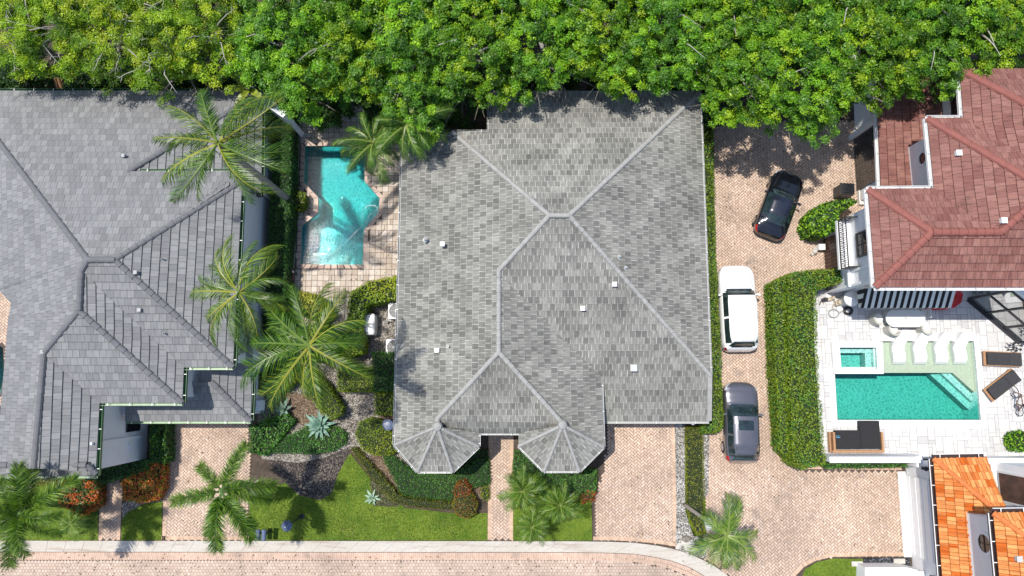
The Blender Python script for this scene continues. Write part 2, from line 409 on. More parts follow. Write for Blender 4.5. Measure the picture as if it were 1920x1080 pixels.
# ---------------------------------------------------------------- roofs laid course by course
def clip(poly, a, b, c):
    """keep a*u+b*v+c >= 0"""
    out = []
    n = len(poly)
    for i in range(n):
        p, q = poly[i], poly[(i+1) % n]
        dp = a*p[0]+b*p[1]+c; dq = a*q[0]+b*q[1]+c
        if dp >= 0: out.append(p)
        if (dp >= 0) != (dq >= 0):
            t = dp/(dp-dq); out.append((p[0]+(q[0]-p[0])*t, p[1]+(q[1]-p[1])*t))
    return out
def parea(p): return abs(sum(p[i][0]*p[(i+1) % len(p)][1]-p[(i+1) % len(p)][0]*p[i][1] for i in range(len(p))))/2
class Plane: pass
def roof_face(mb, px, course=0.36, th=0.035, wave=None, slope=None, under=True):
    """px: (x, y, z) in photograph pixels and metres; the first two are the ends of the eave"""
    pts = [P(*p) for p in px]
    A, B = pts[0], pts[1]; ze = (A.z+B.z)/2
    ud = Vector((B.x-A.x, B.y-A.y)).normalized()
    inn = Vector((-ud.y, ud.x)); cen = sum((Vector((p.x, p.y)) for p in pts), Vector((0, 0)))/len(pts)
    if (cen-Vector((A.x, A.y))).dot(inn) < 0: inn = -inn
    def uvof(p):
        d = Vector((p.x-A.x, p.y-A.y)); return d.dot(ud), d.dot(inn)
    if slope is None:
        ws = [(uvof(p)[1], p.z-ze) for p in pts[2:]]
        slope = sum(d*h for d, h in ws)/max(1e-6, sum(d*d for d, h in ws))
    k = math.sqrt(1+slope*slope)
    poly = [(uvof(p)[0], uvof(p)[1]*k) for p in pts]
    if area(poly) < 0: poly = poly[::-1]
    N = Vector((-inn.x*slope, -inn.y*slope, 1.0)).normalized()
    def pos(u, v, lift=0.0):
        d = v/k
        return Vector((A.x+ud.x*u+inn.x*d, A.y+ud.y*u+inn.y*d, ze+slope*d)) + N*lift
    L3 = [[Vector((p.x, p.y, 0)) for p in pts]]; tris = []
    for ia, ib, ic in tessellate_polygon(L3):
        a_, b_, c_ = pts[ia], pts[ib], pts[ic]
        dd = (b_.y-c_.y)*(a_.x-c_.x)+(c_.x-b_.x)*(a_.y-c_.y)
        if abs(dd) > 1e-7: tris.append((a_, b_, c_, dd))
    trisuv = []
    for a_, b_, c_, dd in tris:
        q3 = [(uvof(p)[0], uvof(p)[1]*k) for p in (a_, b_, c_)]
        trisuv.append(q3 if area(q3) > 0 else q3[::-1])
    def zat(x, y):
        best = None
        for a_, b_, c_, dd in tris:
            l1 = ((b_.y-c_.y)*(x-c_.x)+(c_.x-b_.x)*(y-c_.y))/dd; l2 = ((c_.y-a_.y)*(x-c_.x)+(a_.x-c_.x)*(y-c_.y))/dd
            m_ = min(l1, l2, 1-l1-l2)
            if best is None or m_ > best[0]: best = (m_, l1*a_.z+l2*b_.z+(1-l1-l2)*c_.z)
        return best[1]
    def pos(u, v, lift=0.0):
        d = v/k; x = A.x+ud.x*u+inn.x*d; y = A.y+ud.y*u+inn.y*d
        return Vector((x, y, zat(x, y))) + N*lift
    flip = Vector((ud.x*inn.y-ud.y*inn.x, 0, 0)).x < 0
    vmin = min(v for u, v in poly); vmax = max(v for u, v in poly)
    def wv(u):
        if not wave: return 0.0
        f = (u/wave[0]) % 1.0
        return wave[1]*(0.5+0.5*math.cos(2*math.pi*f))
    for kk in range(int(math.floor(vmin/course)), int(math.ceil(vmax/course))):
        v0, v1 = kk*course, (kk+1)*course
        band = clip(clip(poly, 0, 1, -v0), 0, -1, v1)
        if len(band) < 3 or parea(band) < 1e-3: continue
        cells = []
        for tri in trisuv:
            c3 = band
            for i3 in range(3):
                (u0, w0), (u1, w1) = tri[i3], tri[(i3+1) % 3]
                ea, eb = -(w1-w0), (u1-u0); c3 = clip(c3, ea, eb, -(ea*u0+eb*w0))
                if len(c3) < 3: break
            if len(c3) < 3 or parea(c3) < 1e-5: continue
            if wave:
                us = [p[0] for p in c3]; st_ = wave[0]/6; j0 = int(math.floor(min(us)/st_)); j1 = int(math.ceil(max(us)/st_))
                cells += [clip(clip(c3, 1, 0, -j*st_), -1, 0, (j+1)*st_) for j in range(j0, j1)]
            else: cells.append(c3)
        for c in cells:
            if len(c) < 3 or parea(c) < 1e-5: continue
            f = [pos(u, v, 0.006 + th*(1-(v-v0)/course) + wv(u)) for u, v in c]
            uv = [(u+50, v+40*course) for u, v in c]
            if flip: f = f[::-1]; uv = uv[::-1]
            mb.face(f, uv)
            n = len(c)
            for i in range(n):
                p, q = c[i], c[(i+1) % n]
                if abs(p[1]-v0) < 1e-5 and abs(q[1]-v0) < 1e-5 and abs(p[0]-q[0]) > 1e-4:
                    g = [pos(p[0], v0, -0.02), pos(q[0], v0, -0.02), pos(q[0], v0, .006+th+wv(q[0])), pos(p[0], v0, .006+th+wv(p[0]))]
                    mb.face(g, [(p[0]+50, v0+.01+40*course), (q[0]+50, v0+.01+40*course), (q[0]+50, v0+.03+40*course), (p[0]+50, v0+.03+40*course)])
    if under:
        mb.poly([[(p.x, p.y) for p in pts]], 0.0, mi=0)
        # drop the backing sheet onto the true corner heights, a little below the tiles
        nn = len(pts)
        for i in range(nn):
            x, y, z = mb.v[len(mb.v)-nn+i]; mb.v[len(mb.v)-nn+i] = (x, y, pts[i].z-0.06)
    pl = Plane(); pl.A = A; pl.inn = inn; pl.ze = ze; pl.s = slope
    return pl
def on_plane(pl, px, py):
    r = ray(px, py); C = CAM
    d0 = (Vector((C.x-pl.A.x, C.y-pl.A.y))).dot(pl.inn); dr = r.x*pl.inn.x+r.y*pl.inn.y
    t = (pl.ze + pl.s*d0 - C.z)/(r.z - pl.s*dr)
    return C + r*t
def ridge_caps(mb, a, b, w=0.26, seg=0.36, h=0.07):
    """overlapping hip and ridge tiles from a (low) to b (high)"""
    a, b = Vector(a), Vector(b)
    if a.z > b.z: a, b = b, a
    L = (b-a).length; n = max(1, int(round(L/seg))); d = (b-a).normalized()
    s = d.cross(Vector((0, 0, 1))).normalized(); up = s.cross(d).normalized()
    for i in range(n):
        p = a + d*(L*i/n); q = a + d*(L*(i+1)/n+0.04)
        prof = [(-w/2, -0.03), (-w*0.36, h*0.6), (-w*0.12, h), (w*0.12, h), (w*0.36, h*0.6), (w/2, -0.03)]
        lo = [p + s*x + up*(y+0.045) for x, y in prof]; hi = [q + s*(x*0.86) + up*(y+0.012) for x, y in prof]
        vs = lo+hi; m = len(prof)
        fs = [(j, j+1, m+j+1, m+j) for j in range(m-1)] + [tuple(reversed(range(m)))]
        mb.raw(vs, fs)
def ridge_lines(lines, w, seg, h, mat, parent):
    for a, b in lines:
        mb = MB(); ridge_caps(mb, P(*a), P(*b), w if not callable(w) else w(a), seg, h); mb.build('ridge_cap', [mat], parent)
def gutter(mb, a, b, out, w=0.13, h=0.12, brackets=None, mats=(0, 1)):
    """open trough along the eave a-b; out is the outward direction"""
    a, b = Vector(a), Vector(b); o = Vector((out[0], out[1], 0)).normalized()
    d = (b-a).normalized()
    for lo, hi, z0, z1 in ((0.02, 0.035, -0.02-h, 0.0), (w-0.015, w, -0.02-h, 0.0), (0.02, w, -0.02-h-0.012, -0.02-h)):
        c = [a+o*lo, a+o*hi, b+o*hi, b+o*lo]
        vs = [v+Vector((0, 0, z0)) for v in c]+[v+Vector((0, 0, z1)) for v in c]
        mb.raw(vs, [(3, 2, 1, 0), (4, 5, 6, 7), (0, 1, 5, 4), (1, 2, 6, 5), (2, 3, 7, 6), (3, 0, 4, 7)], mi=mats[0])
    if brackets:
        L = (b-a).length; n = max(1, int(L/brackets))
        for i in range(n+1):
            c = a+d*(L*(i+0.35)/(n+0.7))+o*(w/2+0.005)
            mb.box((c.x, c.y, c.z+0.004), (w*0.95, 0.035, 0.02), math.atan2(o.y, o.x), mi=mats[1])
def outdir(a, b, cen):
    d = Vector((b.x-a.x, b.y-a.y)); n = Vector((-d.y, d.x)).normalized()
    if (Vector((cen[0], cen[1]))-Vector((a.x, a.y))).dot(n) > 0: n = -n
    return n
def roof_vent(parent_roof, pl, px, py, kind='box', mat=None, size=0.26):
    p = on_plane(pl, px, py); mb = MB()
    if kind == 'box':
        mb.box((p.x, p.y, p.z+0.14), (size, size, 0.16)); mb.box((p.x, p.y, p.z+0.235), (size*1.18, size*1.18, 0.03))
        mb.box((p.x, p.y, p.z+0.02), (size*0.8, size*0.8, 0.14))
    else:
        mb.lathe([(0.05, -0.05), (0.05, 0.28), (0.035, 0.28), (0.035, 0.2), (0.0, 0.2)], p, 10)
        mb.lathe([(0.14, 0.0), (0.09, 0.05), (0.05, 0.07)], p, 12)
    return mb.build('vent' if kind == 'box' else 'vent_pipe', mat or M['white_paint'], parent_roof)
# ---------------------------------------------------------------- the grey roofed house in the middle
house = thing('grey_house', 'large grey tiled hip roof house in the middle with two octagonal corner turrets', 'house', (3, -1, 0))
Z = 3.4
mb = MB(); m = mb
pN = roof_face(m, [(917,174,Z),(1312,174,Z),(1067,404,6.4),(1030,404,6.4),(848,247,3.75),(917,247,4.15)])
pE = roof_face(m, [(1332,704,Z),(1312,174,Z),(1067,404,6.4)])
pW = roof_face(m, [(755,252,Z),(740,834,Z),(820,800,4.3),(820,785,4.3),(935,660,5.4),(935,507,5.45),(1030,404,6.4),(848,248,3.9)])
pS = roof_face(m, [(1131,790,2.55),(1330,790,2.55),(1332,704,3.4),(1067,404,6.4),(1030,404,6.4),(935,507,5.45),(947,525,5.3),(1127,706,3.4)])
pE2 = roof_face(m, [(1132,836,Z),(1127,706,Z),(947,525,5.3),(935,507,5.45),(935,660,5.4),(1056,795,4.2)])
pS2 = roof_face(m, [(860,812,Z),(975,812,Z),(1050,812,3.5),(1056,795,4.0),(935,660,5.4),(820,785,4.3),(824,800,3.9)])
def turret(c, ring):
    for i in range(len(ring)-1):
        roof_face(m, [(*ring[i], Z), (*ring[i+1], Z), (*c, 4.55)], th=0.03)
turret((820,800), [(741,820),(740,834),(783,884),(848,884),(897,837),(897,812)])
turret((1055,797), [(973,812),(973,836),(1020,883),(1086,883),(1131,838),(1131,815)])
roof = mb.build('roof', [M['tile_main']], house)
mb = MB()
R = [((1312,174,Z),(1067,404,6.4)),((848,248,3.85),(1030,404,6.4)),((1030,404,6.45),(1067,404,6.45)),((935,507,5.45),(1030,404,6.4)),
     ((935,660,5.42),(935,507,5.46)),((1332,704,Z),(1067,404,6.4)),((820,785,4.3),(935,660,5.4)),((1056,795,4.4),(935,660,5.4)),
     ((820,800,4.5),(820,785,4.32))]
for c, ring in (((820,800,4.55),[(740,834),(783,884),(848,884),(897,837)]),((1055,797,4.55),[(973,836),(1020,883),(1086,883),(1131,838)])):
    for q in ring: R.append(((*q, Z), c))
ridge_lines(R, lambda a: 0.27 if a[2] > 3.5 or a[0] > 1300 else 0.20, 0.36, 0.07, M['tile_main_cap'], roof)
for c in ((820,800,4.6),(1055,797,4.6)):
    mb.lathe([(0.26, -0.08), (0.2, 0.06), (0.08, 0.12), (0.0, 0.13)], P(*c), 12)
    mb.build('finial_cap', [M['tile_main_cap']], roof); mb = MB()
mb.bar(P(1331,704,3.42), P(1330,789,2.6), 0.24, 0.07)
mb.build('verge', [M['tile_main_cap']], roof)
mb = MB(); cen = P(1000,500,Z)
for a, b in (((755,252),(740,834)),((740,834),(783,884)),((783,884),(848,884)),((848,884),(897,837)),((897,837),(897,812)),((897,812),(975,812)),((973,836),(1020,883)),
             ((1020,883),(1086,883)),((1086,883),(1131,838)),((1131,838),(1127,706)),((1312,174),(1332,704)),((917,174),(1312,174)),((917,247),(917,174)),((848,247),(917,247))):
    A, B = P(*a, Z), P(*b, Z)
    if a == (897,837): o = Vector((1, 0))
    elif a == (1131,838): o = Vector((1, 0))
    elif a == (917,247): o = Vector((-1, 0))
    elif a == (740,834): o = Vector((-1, -1))
    elif a[0] in (848, 1086) and a[1] > 880: o = Vector((1, -1))
    elif a == (973,836): o = Vector((-1, -1))
    else: o = outdir(A, B, cen)
    gutter(mb, A, B, o, 0.11, 0.11, 1.3)
A, B = P(1131,790,2.55), P(1330,790,2.55); gutter(mb, A, B, Vector((0, -1)), 0.12, 0.11, 2.4)
mb.build('gutter', [M['grey_metal'], M['white_paint']], roof)
for x, y, k, pl in ((830,459,'box',pW),(820,657,'box',pW),(1092,579,'box',pS),(1151,534,'box',pS),(1187,690,'box',pS),(1160,482,'pipe',pE),(1172,503,'pipe',pE),(797,450,'pipe',pW),(841,650,'pipe',pW)):
    v_ = roof_vent(roof, pl, x, y, k, M['white_paint'] if k == 'box' and x != 1187 else M['grey_metal'], 0.20 if x != 1187 else 0.3)
wl_ = XY([(917,247),(917,174),(1312,174),(1332,704),(1327,775)], Z)
wl2 = XY([(917,247),(755,247),(741,834),(783,884),(848,884),(897,837),(897,812),(973,812),(973,836),(1020,883),(1086,883),(1131,838),(1128,775),(1327,775),(1332,704),(1312,174),(917,174)], Z)
mb = MB(); mb.prism(inset(wl2, 0.55), 0.0, 2.2, top=True); mb.prism(inset(XY([(917,247),(755,247),(741,834),(783,884),(848,884),(897,837),(897,812),(973,812),(973,836),(1020,883),(1086,883),(1131,838),(1127,706),(1332,704),(1312,174),(917,174)], Z), 0.55), 2.2, 3.15); mb.build('wall', [M['stucco_cream']], house)
# garage door under the south eave
g0, g1 = P(1165,776,0), P(1300,776,0)
mb = MB(); yy = inset(wl2, 0.55)
gy = P(1228,775,Z).y + 0.55 - 0.03
mb.box(((g0.x+g1.x)/2, gy, 1.12), (4.4, 0.05, 2.24))
for k in range(4): mb.box(((g0.x+g1.x)/2, gy-0.04, 0.3+k*0.55), (4.3, 0.03, 0.48))
mb.build('garage_door', [M['white_paint']], house)
# bracket lamps on the garage corner
for (lx, ly) in ((1299,793),):
    q = P(lx, ly, 2.0); mb = MB(); mb.lathe([(0, 0.16), (0.09, 0.12), (0.12, 0.0), (0.08, -0.14), (0.0, -0.18)], q, 10); mb.bar(q, q+Vector((0, 0.5, 0.05)), 0.03)
    mb.build('wall_lamp', [M['white_paint']], house)

# ---------------------------------------------------------------- the two storey house on the left
lh = thing('left_house', 'two storey house on the left with slate grey tiles and green gutters', 'house', (-21, 0, 0))
ZL = 5.1; ZN = 3.1; cL = dict(course=0.40, th=0.05); ZF = 2.75
m = mb = MB()
qN = roof_face(m, [(-60,171,ZN),(492,171,ZN),(240,322,5.1),(432,322,5.1),(430,348,5.4),(215,487,7.1),(165,487,7.1),(-40,215,3.7)], **cL)
qE2 = roof_face(m, [(490,362,ZN),(493,172,ZN),(240,322,5.05),(426,322,3.75),(424,362,3.75)], **cL)
qE = roof_face(m, [(437,688,ZL),(453,366,ZL),(453,340,ZL),(432,335,5.3),(215,487,7.1)], **cL)
qS1 = roof_face(m, [(345,688,ZL),(437,688,ZL),(215,487,7.1),(165,487,7.1),(152,508,7.0)], **cL)
qE3 = roof_face(m, [(342,755,ZL),(345,688,ZL),(152,508,7.0),(148,582,6.8)], **cL)
qS2 = roof_face(m, [(187,755,ZL),(342,755,ZL),(148,582,6.8),(82,662,6.2)], **cL)
qE4 = roof_face(m, [(180,885,ZL),(187,755,ZL),(82,662,6.2),(63,878,6.1)], **cL)
qW1 = roof_face(m, [(-60,560,4.3),(-60,171,3.1),(-40,215,3.7),(165,487,7.1),(152,508,7.0),(148,582,6.8),(18,592,5.2),(21,568,5.2),(0,545,5.0)], **cL)
qW2 = roof_face(m, [(-8,892,5.1),(18,592,5.2),(148,582,6.8),(82,662,6.2),(63,878,6.1)], **cL)
qS3 = roof_face(m, [(-8,892,ZL),(180,892,ZL),(163,872,5.35),(-6,874,5.35)], **cL)
# lower roof over the entrance
qF1 = roof_face(m, [(470,789,ZF),(474,640,ZF),(397,640,3.6),(397,716,3.6)], **cL)
qF2 = roof_face(m, [(235,789,ZF),(470,789,ZF),(397,716,3.6),(235,716,3.6)], **cL)
lroof = mb.build('roof', [M['tile_left']], lh)
mb = MB()
for a, b in (((492,172,ZN),(240,322,5.1)),((-40,215,3.7),(165,487,7.1)),((165,487,7.15),(215,487,7.15)),((453,340,ZL),(215,487,7.1)),((437,688,ZL),(215,487,7.1)),
             ((152,508,7.05),(165,487,7.1)),((148,582,6.85),(152,508,7.05)),((342,755,ZL),(148,582,6.8)),((82,662,6.2),(148,582,6.8)),((63,878,6.1),(82,662,6.2)),
             ((470,789,ZF),(397,716,3.6)),((180,888,ZL),(163,872,5.4)),((163,872,5.42),(0,872,5.42))):
    ridge_lines([(a, b)], 0.32, 0.40, 0.085, M['tile_left_cap'], lroof)
mb = MB()
def gl(a, b, o, z, mats): gutter(mb, P(*a, z), P(*b, z), Vector(o), 0.15, 0.13, 1.1, mats)
gl((437,688),(453,366),(1,0),ZL,(0,2)); gl((345,688),(437,688),(0,-1),ZL,(1,2)); gl((342,755),(345,688),(1,0),ZL,(0,2)); gl((187,755),(342,755),(0,-1),ZL,(1,2))
gl((180,892),(187,755),(1,0),ZL,(0,2)); gl((-8,892),(180,892),(0,-1),ZL,(1,2)); gl((490,362),(492,190),(1,0),ZN,(0,2)); gl((-60,171),(480,171),(0,1),ZN,(0,2))
gl((470,789),(474,690),(1,0),ZF,(0,2)); gl((235,789),(470,789),(0,-1),ZF,(1,2)); gl((262,322),(452,322),(0,1),5.05,(0,2))
mb.build('gutter', [M['green_metal'], M['green_pale'], M['white_paint']], lroof)
for x, y, k, pl in ((235,294,'box',qN),(258,512,'box',qE),(308,487,'pipe',qE),(265,582,'box',qS1),(312,626,'pipe',qS1),(85,660,'box',qS2)):
    roof_vent(lroof, pl, x, y, k, M['vent_grey'], 0.15)
mb = MB()
def wprism(px, z, d, z0, z1): mb.prism(inset(XY(px, z), d), z0, z1)
wprism([(18,560),(60,420),(240,335),(240,325),(455,325),(453,364),(437,688),(345,688),(342,755),(187,755),(181,892),(-8,892),(18,592)], ZL, 0.25, 0, 4.8)
wprism([(-60,171),(492,171),(490,362),(400,362),(-60,362)], ZN, 0.3, 0, 2.95)
wprism([(150,640),(474,640),(471,789),(150,789)], ZF, 0.3, 0, ZF-.15)
mb.build('wall', [M['stucco_grey']], lh)
# band and pilaster on the east wall of the front block
ex = (P(187,755,ZL).x+P(181,892,ZL).x)/2-0.22
y0, y1 = P(184,872,ZL).y, P(187,760,ZL).y
mb = MB(); mb.box((ex+0.03, (y0+y1)/2-0.4, 3.0), (0.10, 0.12, 4.7)); mb.box((ex+0.05, y0+0.55, 1.9), (0.14, 0.3, 0.14)); mb.build('pilaster', [M['stucco_grey']], lh)
mb = MB(); q = P(258,797,1.0); mb.box((ex+0.02, q.y, 1.6), (0.07, 0.6, 1.3)); mb.build('window', [M['glass_dark']], lh)
mb = MB(); xw = (P(437,688,ZL).x+P(453,366,ZL).x)/2-0.22
q = P(490,520,1.5)
for k in range(6): mb.box((xw+0.10, q.y+0.5-k*0.2, 1.75), (0.06, 0.05, 1.7))
for zz in (0.85, 2.65): mb.box((xw+0.10, q.y, zz), (0.07, 1.3, 0.06))
mb.build('shutter', [M['white_paint']], lh)
mb = MB(); mb.box((xw+0.04, q.y, 1.75), (0.06, 1.2, 1.8)); mb.build('window', [M['glass_dark']], lh)
mb = MB(); mb.box(P(487,364,ZN-0.15), (0.3, 0.3, 0.25)); mb.bar(P(487,364,ZN-0.1), P(466,352,ZN+0.1), 0.08)
mb.build('rain_head', [M['dark_metal']], lh)
mb = MB(); q = P(489,760,1.2); mb.box((q.x-0.02, q.y, 1.2), (0.2, 0.55, 0.8)); mb.build('utility_box', [M['stucco_grey']], lh)

# ---------------------------------------------------------------- the white house on the right under brick red tiles
rh = thing('red_roof_house', 'white stucco house on the right with brick red tiled roof', 'house', (26, 3, 0))
ZR = 6.2; cR = dict(course=0.42, th=0.05, wave=(0.36, 0.016))
m = mb = MB()
rW = roof_face(m, [(1627,355,ZR),(1641,538,ZR),(1748,435,7.35)], **cR)
rN = roof_face(m, [(1627,355,ZR),(1751,354,ZR),(1855,430,7.3),(1748,435,7.35)], **cR)
rS = roof_face(m, [(1641,538,ZR),(2020,538,ZR),(2020,357,8.4),(1965,357,8.4),(1878,435,7.35),(1748,435,7.35)], **cR)
rBW = roof_face(m, [(1738,222,ZR),(1751,354,ZR),(1855,430,7.3),(1878,435,7.35),(1965,357,8.4)], **cR)
rBN = roof_face(m, [(1738,222,ZR),(1807,222,ZR),(1980,330,8.2),(1965,357,8.4)], **cR)
rCW = roof_face(m, [(1799,130,ZR),(1806,222,ZR),(1980,330,8.2),(2010,240,8.2)], **cR)
rCN = roof_face(m, [(1799,130,ZR),(2020,130,ZR),(2010,240,8.2)], **cR)
rD = roof_face(m, [(1641,120,3.1),(1651,356,3.1),(1790,356,3.85),(1785,120,3.85)], **cR)
rroof = mb.build('roof', [M['tile_red']], rh)
mb = MB()
for a, b in (((1627,355,ZR),(1748,435,7.35)),((1641,538,ZR),(1748,435,7.35)),((1748,435,7.4),(1878,435,7.4)),((1878,435,7.4),(1965,357,8.4)),((1738,222,ZR),(1965,357,8.4)),((1799,130,ZR),(2010,240,8.2))):
    ridge_lines([(a, b)], 0.40, 0.40, 0.09, M['tile_red_cap'], rroof)
mb = MB()
def gr(a, b, o, z): gutter(mb, P(*a, z), P(*b, z), Vector(o), 0.17, 0.12, 1.6, (0, 1))
gr((1627,355),(1641,538),(-1,0),ZR); gr((1627,355),(1751,354),(0,1),ZR); gr((1641,538),(2020,538),(0,-1),ZR); gr((1738,222),(1751,354),(-1,0),ZR)
gr((1738,222),(1806,222),(0,1),ZR); gr((1799,130),(1806,222),(-1,0),ZR); gr((1641,120),(1651,356),(-1,0),3.1)
mb.build('gutter', [M['white_paint'], M['grey_metal']], rroof)
roof_vent(rroof, rBW, 1793, 289, 'box', M['white_paint'], 0.24); roof_vent(rroof, rBW, 1877, 415, 'box', M['white_paint'], 0.24)
wR = inset(XY([(1627,355),(1641,538),(2020,538),(2020,130),(1799,130),(1806,222),(1738,222),(1751,354)], ZR), 0.58)
mb = MB(); mb.prism(wR, 0, 5.95)
wD = inset(XY([(1641,120),(1651,362),(1790,362),(1785,120)], 3.3), 0.4); mb.prism(wD, 0, 2.9)
# ledges on the west wall
wx = P(1634,450,ZR).x+0.58
yN, yS = P(1627,357,ZR).y-0.5, P(1641,536,ZR).y+0.5
mb.box((wx-0.06, (yS+yS+1.3)/2+0.1, 4.0), (0.16, 0.14, 2.6)) ; mb.box((wx-0.12, yS+0.55, 2.9), (0.26, 1.3, 0.12))
mb.box((wx+0.1, yS-0.02, 3.0), (0.5, 0.14, 5.8))
mb.build('wall', [M['stucco_white']], rh)
# balcony with iron railing
ya, yb = P(1580,414,3.0).y, P(1590,505,3.0).y
bx0, bx1 = P(1571,460,3.0).x, wx
bal = thing  # placeholder name kept simple
mb = MB(); mb.box(((bx0+bx1)/2, (ya+yb)/2, 2.95), (bx1-bx0, ya-yb, 0.2)); balc = mb.build('balcony', [M['stucco_white']], rh)
mb = MB()
for zz in (3.15, 3.95): mb.bar((bx0+0.04, ya, zz), (bx0+0.04, yb, zz), 0.045)
nb = 22
for i in range(nb+1):
    y = lerp(ya, yb, i/nb); mb.bar((bx0+0.04, y, 3.05), (bx0+0.04, y, 3.95), 0.022)
    if i % 2: mb.tube([(bx0+0.04+0.0, y+0.05*math.cos(a), 3.55+0.09*math.sin(a)) for a in [k*math.pi/4 for k in range(9)]], 0.012, 4)
for ye in (ya, yb):
    for zz in (3.15, 3.95): mb.bar((bx0+0.04, ye, zz), (bx1-0.05, ye, zz), 0.045)
    for i in range(7): x = lerp(bx0+0.04, bx1-0.05, i/6); mb.bar((x, ye, 3.05), (x, ye, 3.95), 0.022)
    for i in range(3):
        x = lerp(bx0+0.2, bx1-0.2, i/2); mb.tube([(x+0.11*math.cos(a), ye+0.03, 3.55+0.2*math.sin(a)) for a in [k*math.pi/4 for k in range(9)]], 0.016, 4)
mb.build('railing', [M['black_metal']], balc)
def wall_window(parent, x, y0, y1, z0, z1, gm, fm, west=True, name='window', mull=1):
    """window in a wall facing west (x = wall plane)"""
    s = -1 if west else 1; mb = MB(); cy, cz = (y0+y1)/2, (z0+z1)/2
    t = 0.07
    for yy in (y0, y1): mb.box((x+s*0.05, yy, cz), (0.12, t, z1-z0+t))
    for zz in (z0, z1): mb.box((x+s*0.05, cy, zz), (0.12, y1-y0+t-0.006, t))
    for k in range(mull): mb.box((x+s*0.045, lerp(y0, y1, (k+1)/(mull+1)), cz), (0.09, 0.045, z1-z0))
    f = mb.build(name, [fm], parent)
    mb = MB(); mb.box((x+s*0.03, cy, cz), (0.04, y1-y0, z1-z0)); mb.build('pane', [gm], f); return f
wall_window(rh, wx, P(1620,474,5).y, P(1616,430,5).y, 3.75, 5.35, M['glass_dark'], M['dark_metal'])
# garage gate under the balcony
mb = MB(); gy0, gy1 = P(1550,505,0.8).y, P(1550,444,0.8).y
mb.box((wx-0.05, (gy0+gy1)/2, 1.25), (0.1, gy1-gy0, 2.5))
for k in range(9): mb.box((wx-0.11, lerp(gy0, gy1, (k+0.5)/9), 1.25), (0.03, (gy1-gy0)/9-0.05, 2.4))
mb.build('garage_door', [M['dark_wood']], rh)
# round window in the upper wall
ux = P(1744,290,ZR).x+0.58
q = P(1730,293,5.1); mb = MB(); RM = Matrix.Rotation(math.pi/2, 3, 'Y')
mb.lathe([(0.30, -0.10), (0.42, -0.10), (0.42, 0.02), (0.30, 0.02)], (ux, q.y, 4.75), 24, M=RM)
f = mb.build('round_window', [M['stucco_white']], rh)
mb = MB(); mb.lathe([(0.0, -0.05), (0.30, -0.05)], (ux, q.y, 4.75), 24, M=RM); mb.build('pane', [M['glass_dark']], f)
ux2 = P(1803,190,ZR).x+0.58
wall_window(rh, ux2, P(1780,218,5).y, P(1778,172,5).y, 4.5, 5.7, M['glass_dark'], M['white_paint'], mull=0)
# shaded side opening below the low roof
sx = P(1646,290,3.3).x+0.4
mb = MB(); ys0, ys1 = P(1630,350,1).y, P(1630,252,1).y
mb.box((sx-0.03, (ys0+ys1)/2, 1.4), (0.07, ys1-ys0, 2.5)); mb.build('glass_door', [M['glass_dark']], rh)
mb = MB(); mb.box((sx-0.1, ys1+0.15, 1.5), (0.3, 0.28, 3.0)); mb.build('door_surround', [M['stucco_white']], rh)
# slanting glass wall of the bay at the patio
A, B = P(1815,560,0), P(1912,642,0); hgt = 3.5
mb = MB(); d = (B-A).normalized(); nrm = Vector((d.y, -d.x, 0))
if nrm.x > 0: nrm = -nrm
for i in range(4): p = A.lerp(B, i/3); mb.box((p.x, p.y, hgt/2), (0.09, 0.12, hgt), math.atan2(d.y, d.x))
for zz in (0.06, 1.8, hgt): mb.bar(A+Vector((0, 0, zz)), B+Vector((0, 0, zz)), 0.10, 0.10)
mb.bar(A+nrm*0.12+Vector((0, 0, .04)), B+nrm*0.12+Vector((0, 0, .04)), 0.14, 0.08)
fr = mb.build('bay_window', [M['dark_metal']], rh)
for i in range(3):
    p, q = A.lerp(B, i/3), A.lerp(B, (i+1)/3)
    mb = MB(); mb.face([p+Vector((0, 0, .1)), q+Vector((0, 0, .1)), q+Vector((0, 0, hgt)), p+Vector((0, 0, hgt))]); mb.build('pane', [M['clear_glass']], fr)
E = P(1990,538,ZR); By = B.y
mb = MB(); mb.prism([(A.x-0.1, A.y+0.12), (B.x+0.2, B.y), (B.x+6, B.y), (B.x+6, A.y+2.6), (A.x-0.1, A.y+2.6)], hgt+0.05, hgt+0.35, bottom=True)
mb.box((A.x+3.2, A.y+0.06+1.2, 1.75), (0.2, 2.3, 3.4)); mb.build('bay_roof', [M['stucco_white']], rh)
mb = MB(); q = P(1897,578,1.0); mb.box((q.x+1.2, q.y-0.4, 0.35), (1.1, 0.9, 0.5)); mb.build('armchair', [M['dark_wood']], rh)

# ---------------------------------------------------------------- the orange tiled house at the lower right
oh = thing('orange_roof_house', 'white house at the lower right corner with bright orange barrel tiles', 'house', (27, -14, 0))
ZO, ZU = 3.5, 7.0; cO = dict(course=0.40, th=0.045, wave=(0.30, 0.07))
m = mb = MB()
oW = roof_face(m, [(1750,860,ZO),(1775,1190,ZO),(1880,1190,4.9),(1862,962,4.9)], **cO)
oN = roof_face(m, [(1750,860,ZO),(1848,858,ZO),(1885,952,4.9),(1862,962,4.95)], **cO)
oUW = roof_face(m, [(1862,962,ZU),(1884,1190,ZU),(1990,1190,8.2),(1970,1040,8.2)], **cO)
oUN = roof_face(m, [(1862,962,ZU),(2020,960,ZU),(1970,1040,8.2)], **cO)
oroof = mb.build('roof', [M['tile_orange']], oh)
mb = MB()
for a, b in (((1750,860,ZO),(1868,958,4.95)),((1862,962,ZU),(1970,1040,8.2))): ridge_lines([(a, b)], 0.30, 0.38, 0.10, M['tile_orange_cap'], oroof)
mb = MB()
def go(a, b, o, z): gutter(mb, P(*a, z), P(*b, z), Vector(o), 0.20, 0.12, 1.0, (0, 1))
